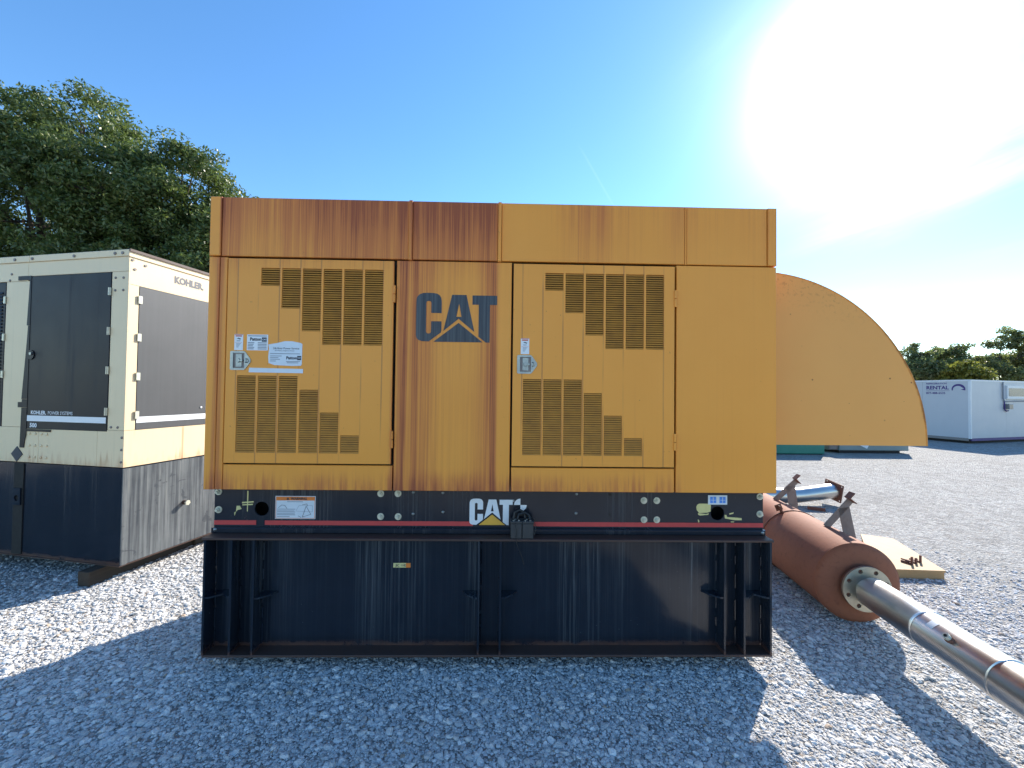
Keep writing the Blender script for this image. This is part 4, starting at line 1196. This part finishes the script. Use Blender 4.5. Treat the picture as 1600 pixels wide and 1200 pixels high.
# ------------------------------------------------------------------ low boxes behind the hood
GB = empty('equipment_box', (8.4, 9.7, 0), 0, 'low green metal box far behind, seen under the hood', 'box')
MB().cbox(-1.8, 1.03, -0.42, 1.0, 0.02, 0.80, 0.02).build('case', M['green_box'], GB)
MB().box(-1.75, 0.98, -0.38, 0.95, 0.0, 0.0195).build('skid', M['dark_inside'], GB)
MB().cbox(-1.82, 1.05, -0.44, 1.02, 0.8005, 0.84, 0.01).build('lid', M['green_box'], GB)
GX = empty('equipment_box', (11.2, 10.1, 0), 0, 'low grey metal box far behind, under the hood tip', 'box')
MB().cbox(-1.0, 1.15, -0.42, 0.9, 0.08, 0.88, 0.02).build('case', M['grey_box'], GX)
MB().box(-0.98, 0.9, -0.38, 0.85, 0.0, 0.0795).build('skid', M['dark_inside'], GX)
MB().cbox(-1.30, -1.004, -0.38, 0.6, 0.09, 0.7, 0.02).build('end_cabinet', M['bracket'], GX)
MB().obox((-0.25, -0.428, 0.27), (0.9, 0, -0.44), (0, 1, 0), (0.44, 0, 0.9), 0.14, 0.004, 0.08).build('sign_plate', M['white_vinyl'], GX)

# ------------------------------------------------------------------ white trailer
TR = empty('refrigerated_trailer', (17.53, 12.47, 0), R_(16), 'white refrigerated trailer with purple lettering at the far right', 'trailer')
# local: front corner at origin, +x runs right along one face, +y runs back along the other (lettered face is at x=0)
H = 2.41
MB().box(0.02, 9.0, 0.02, 6.9, 0.22, H - 0.03).build('core', M['white_trim'], TR)
for k in range(5):
    MB().box(0.0, 0.0195, 0.06 + 1.37 * k, 0.06 + 1.37 * k + 1.364, 0.20, H - 0.06).build('side_panel', M['white_panel'], TR)
for k in range(4):
    MB().box(0.06 + 2.2 * k, 0.06 + 2.2 * k + 2.194, 0.0, 0.0195, 0.20, H - 0.06).build('front_panel', M['white_panel'], TR)
MB().box(-0.012, 0.058, -0.012, 0.058, 0.18, H).build('corner_trim', M['white_trim'], TR)
MB().box(-0.012, 0.03, 0.059, 6.9, H - 0.058, H).build('top_trim', M['white_trim'], TR)
MB().box(0.059, 9.0, -0.012, 0.03, H - 0.058, H).build('top_trim', M['white_trim'], TR)
MB().box(-0.01, 0.03, 0.059, 6.9, 0.10, 0.198).build('bottom_rail', M['window_grey'], TR)
MB().box(0.059, 9.0, -0.01, 0.03, 0.10, 0.198).build('bottom_rail', M['purple'], TR)
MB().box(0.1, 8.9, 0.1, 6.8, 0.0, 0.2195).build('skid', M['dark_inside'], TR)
TF = lambda a, b: (-0.004, 1.31 - a, b)
for wd, sz, zz, sx, bo in (('REFRIGERATION', 0.085, 2.245, 1.02, 0.002), ('RENTAL', 0.195, 2.045, 0.98, 0.007), ('877-488-5535', 0.115, 1.86, 0.92, 0.003)):
    MB().text(wd, sz, lambda a, b: TF(a * sx, zz + b), bo).build('lettering', M['purple'], TR)
MB().flat([[(0.0, 1.985), (0.72, 1.985), (0.72, 1.995), (0.0, 1.995)]], TF).build('ruled_line', M['purple'], TR)
lo = MB()
cx, cz = 0.98, 2.05
ro = [(cx + 0.20 * math.cos(R_(a)), cz + 0.20 * math.sin(R_(a))) for a in np.linspace(-15, 195, 30)]
ri = [(cx + 0.145 * math.cos(R_(a)) - 0.015, cz - 0.02 + 0.145 * math.sin(R_(a))) for a in np.linspace(190, 62, 20)]
lo.flat([ro + ri + [(cx + 0.16, cz + 0.02), (cx + 0.06, cz - 0.02), (cx + 0.17, cz - 0.045)]], TF)
lo.build('round_logo', M['purple'], TR)
# window unit, conduit and box on the right face
MB().box(2.20, 3.6, -0.06, -0.0005, 1.70, 2.22).build('window_frame', M['white_trim'], TR)
MB().box(2.28, 3.5, -0.066, -0.0605, 1.80, 2.12).build('window_pane', M['window_grey'], TR)
MB().tube([(1.98, -0.03, H - 0.06), (1.98, -0.03, 1.72), (2.06, -0.03, 1.60), (3.6, -0.03, 1.62)], 0.022, 8).build('conduit', M['grey_ink'], TR)
MB().tube([(2.06, -0.03, 1.60), (2.06, -0.03, 1.30), (2.14, -0.05, 1.22), (2.26, -0.05, 1.24)], 0.022, 8).build('conduit', M['purple'], TR)
MB().cbox(2.12, 2.38, -0.14, -0.0005, 1.30, 1.50, 0.01).build('socket_box', M['window_grey'], TR)

# ------------------------------------------------------------------ trees


def leaves(centres, radii, per, size, seed):
    """many leaf-sized blades in clumps; returns verts, faces arrays"""
    r = np.random.default_rng(seed)
    cs = np.repeat(centres, per, axis=0); rd = np.repeat(radii, per)
    k = len(cs)
    d = r.normal(size=(k, 3)); d /= np.linalg.norm(d, axis=1, keepdims=True)
    rad = rd * r.uniform(0, 1, k) ** 0.45
    c = cs + d * rad[:, None] * np.array([1.15, 1.15, 0.75])
    nrm = d * 0.6 + r.normal(size=(k, 3)) * 0.75 + np.array([0, 0, 0.45]); nrm /= np.linalg.norm(nrm, axis=1, keepdims=True)
    t = np.cross(nrm, r.normal(size=(k, 3))); t /= np.linalg.norm(t, axis=1, keepdims=True)
    b = np.cross(nrm, t)
    s = size * r.uniform(0.6, 1.35, k)[:, None]
    v = np.stack([c - t * s, c - b * s * 0.42 + nrm * s * 0.10, c + t * s, c + b * s * 0.42 + nrm * s * 0.10], axis=1)
    return v.reshape(-1, 3)


def tree(name, label, base, blobs, trunk_h, trunk_r, leaf, ncl, per, size, seed, group, clump=(0.42, 0.80)):
    r = np.random.default_rng(seed)
    T = empty(name, base, 0, label, 'tree', group)
    bl = np.array(blobs, float)          # cx cy cz rx ry rz (local)
    vol = bl[:, 3] * bl[:, 4] * bl[:, 5]
    idx = r.choice(len(bl), ncl, p=vol / vol.sum())
    d = r.normal(size=(ncl, 3)); d /= np.linalg.norm(d, axis=1, keepdims=True)
    rad = r.uniform(0.35, 1, ncl) ** 0.5
    cen = bl[idx, :3] + d * rad[:, None] * bl[idx, 3:6]
    cen = cen[cen[:, 2] > 1.2]
    v = leaves(cen, r.uniform(*clump, len(cen)), per, size, seed + 1)
    me = bpy.data.meshes.new('crown')
    nf = len(v) // 4
    me.vertices.add(len(v)); me.vertices.foreach_set('co', v.ravel().astype(np.float32))
    me.loops.add(nf * 4); me.loops.foreach_set('vertex_index', np.arange(nf * 4, dtype=np.int32))
    me.polygons.add(nf); me.polygons.foreach_set('loop_start', np.arange(0, nf * 4, 4, dtype=np.int32))
    me.materials.append(leaf); me.update(); me.validate()
    link(bpy.data.objects.new('crown', me), T)
    # trunk with limbs reaching the blobs and branches reaching the clumps
    mb = MB()
    tt = Vector((r.uniform(-.3, .3), r.uniform(-.3, .3), trunk_h))
    mb.tube([(0, 0, -0.05), (0.05, 0.02, trunk_h * 0.12), tuple(tt * 0.55), tuple(tt)], [trunk_r * 1.5, trunk_r * 1.05, trunk_r * 0.9, trunk_r * 0.75], 10)
    mb.build('trunk', M['bark'], T)
    br = MB()
    ends = []
    for b in bl:
        e = Vector(b[:3]); mid = tt.lerp(e, 0.5) + Vector((r.uniform(-.5, .5), r.uniform(-.5, .5), r.uniform(0.1, 0.7)))
        br.tube([tt * 0.96, tt.lerp(mid, 0.5), mid, mid.lerp(e, 0.6), e + Vector((0, 0, b[5] * 0.5))], [trunk_r * 0.62, trunk_r * 0.45, trunk_r * 0.33, trunk_r * 0.22, trunk_r * 0.08], 7)
        ends.append((mid, e))
    for j in r.choice(len(cen), min(len(cen), 90), replace=False):
        c = Vector(cen[j]); k = min(range(len(ends)), key=lambda q: (ends[q][1] - c).length)
        s = ends[k][0].lerp(ends[k][1], r.uniform(0.3, 1.0))
        md = s.lerp(c, 0.5) + Vector((r.uniform(-.3, .3), r.uniform(-.3, .3), r.uniform(-.1, .3)))
        br.tube([s, md, c], [trunk_r * 0.14, trunk_r * 0.09, trunk_r * 0.03], 5)
    br.build('limbs', M['bark'], T)
    return T


tree('broadleaf_tree', 'tallest dark green tree at the left edge, behind the cream generator', (-19.5, 15.5, 0),
     [(-1.5, 0, 9.0, 4.2, 3.8, 3.6), (0.4, 0.5, 12.4, 3.0, 2.8, 2.4), (-3.4, 0.5, 12.6, 2.8, 2.8, 2.4), (2.6, -0.5, 10.0, 2.6, 2.6, 2.6), (2.2, 0, 6.6, 3.0, 2.8, 2.4), (-4.0, -0.5, 6.8, 3.0, 2.8, 2.5), (-6.5, 0, 9.8, 3.0, 2.8, 2.8)],
     5.0, 0.42, M['leaf_oak'], 640, 290, 0.085, 11, 'trees behind the cream generator')
tree('broadleaf_tree', 'broad tree with middle height crown above the right end of the cream generator', (-14.4, 15.8, 0),
     [(0.0, 0, 10.3, 2.4, 2.3, 2.3), (-1.2, 0.3, 7.2, 2.8, 2.6, 2.4), (1.4, -0.2, 7.6, 2.0, 2.2, 2.2), (0.3, 0, 5.0, 3.0, 2.8, 2.0), (1.9, 0.2, 5.4, 1.9, 2.0, 1.9)],
     4.2, 0.34, M['leaf_oak'], 470, 290, 0.085, 23, 'trees behind the cream generator')
tree('broadleaf_tree', 'lower bushy tree just showing above the yellow generator top left corner', (-12.9, 19.5, 0),
     [(0.0, 0, 9.4, 2.6, 2.4, 2.0), (-1.6, 0, 7.2, 2.8, 2.6, 2.4), (1.6, 0.4, 9.2, 1.8, 2.0, 1.7), (2.4, 0.4, 6.2, 2.4, 2.2, 2.4), (-3.2, 0, 5.0, 2.6, 2.4, 2.2)],
     4.2, 0.30, M['leaf_oak'], 430, 270, 0.088, 37, 'trees behind the cream generator')
far = [('broadleaf_tree', 'dark leafy tree behind the hood edge beside the trailer', (43.8, 39.5), 7.4, 3.4, M['leaf_far'], 51),
       ('broadleaf_tree', 'yellow green small tree behind the lettered end of the trailer', (44.6, 36.0), 5.3, 1.7, M['leaf_yellow'], 52),
       ('broadleaf_tree', 'olive leafy tree above the middle of the trailer roof', (48.5, 40.5), 7.7, 3.3, M['leaf_far'], 53),
       ('broadleaf_tree', 'tallest tree behind the trailer near the right edge', (53.2, 40.0), 9.2, 3.4, M['leaf_far'], 54),
       ('broadleaf_tree', 'leafy tree behind the trailer cut by the right edge', (57.7, 40.5), 9.0, 3.2, M['leaf_far'], 55)]
for nm, lb, (x, y), hgt, wd, lf, sd in far:
    r = np.random.default_rng(sd)
    bl = [(0, 0, hgt - 1.2, wd * 0.45, wd * 0.45, 1.1)]
    for q in range(5):
        a = q * 1.257 + r.uniform(-.3, .3)
        bl.append((math.cos(a) * wd * 0.6, math.sin(a) * wd * 0.5, hgt * r.uniform(0.42, 0.72), wd * 0.42, wd * 0.42, 1.05))
    tree(nm, lb, (x, y, 0), bl, hgt * 0.38, 0.16, lf, 125, 90, 0.16, sd + 100, 'trees behind the trailer', (0.35, 0.75))
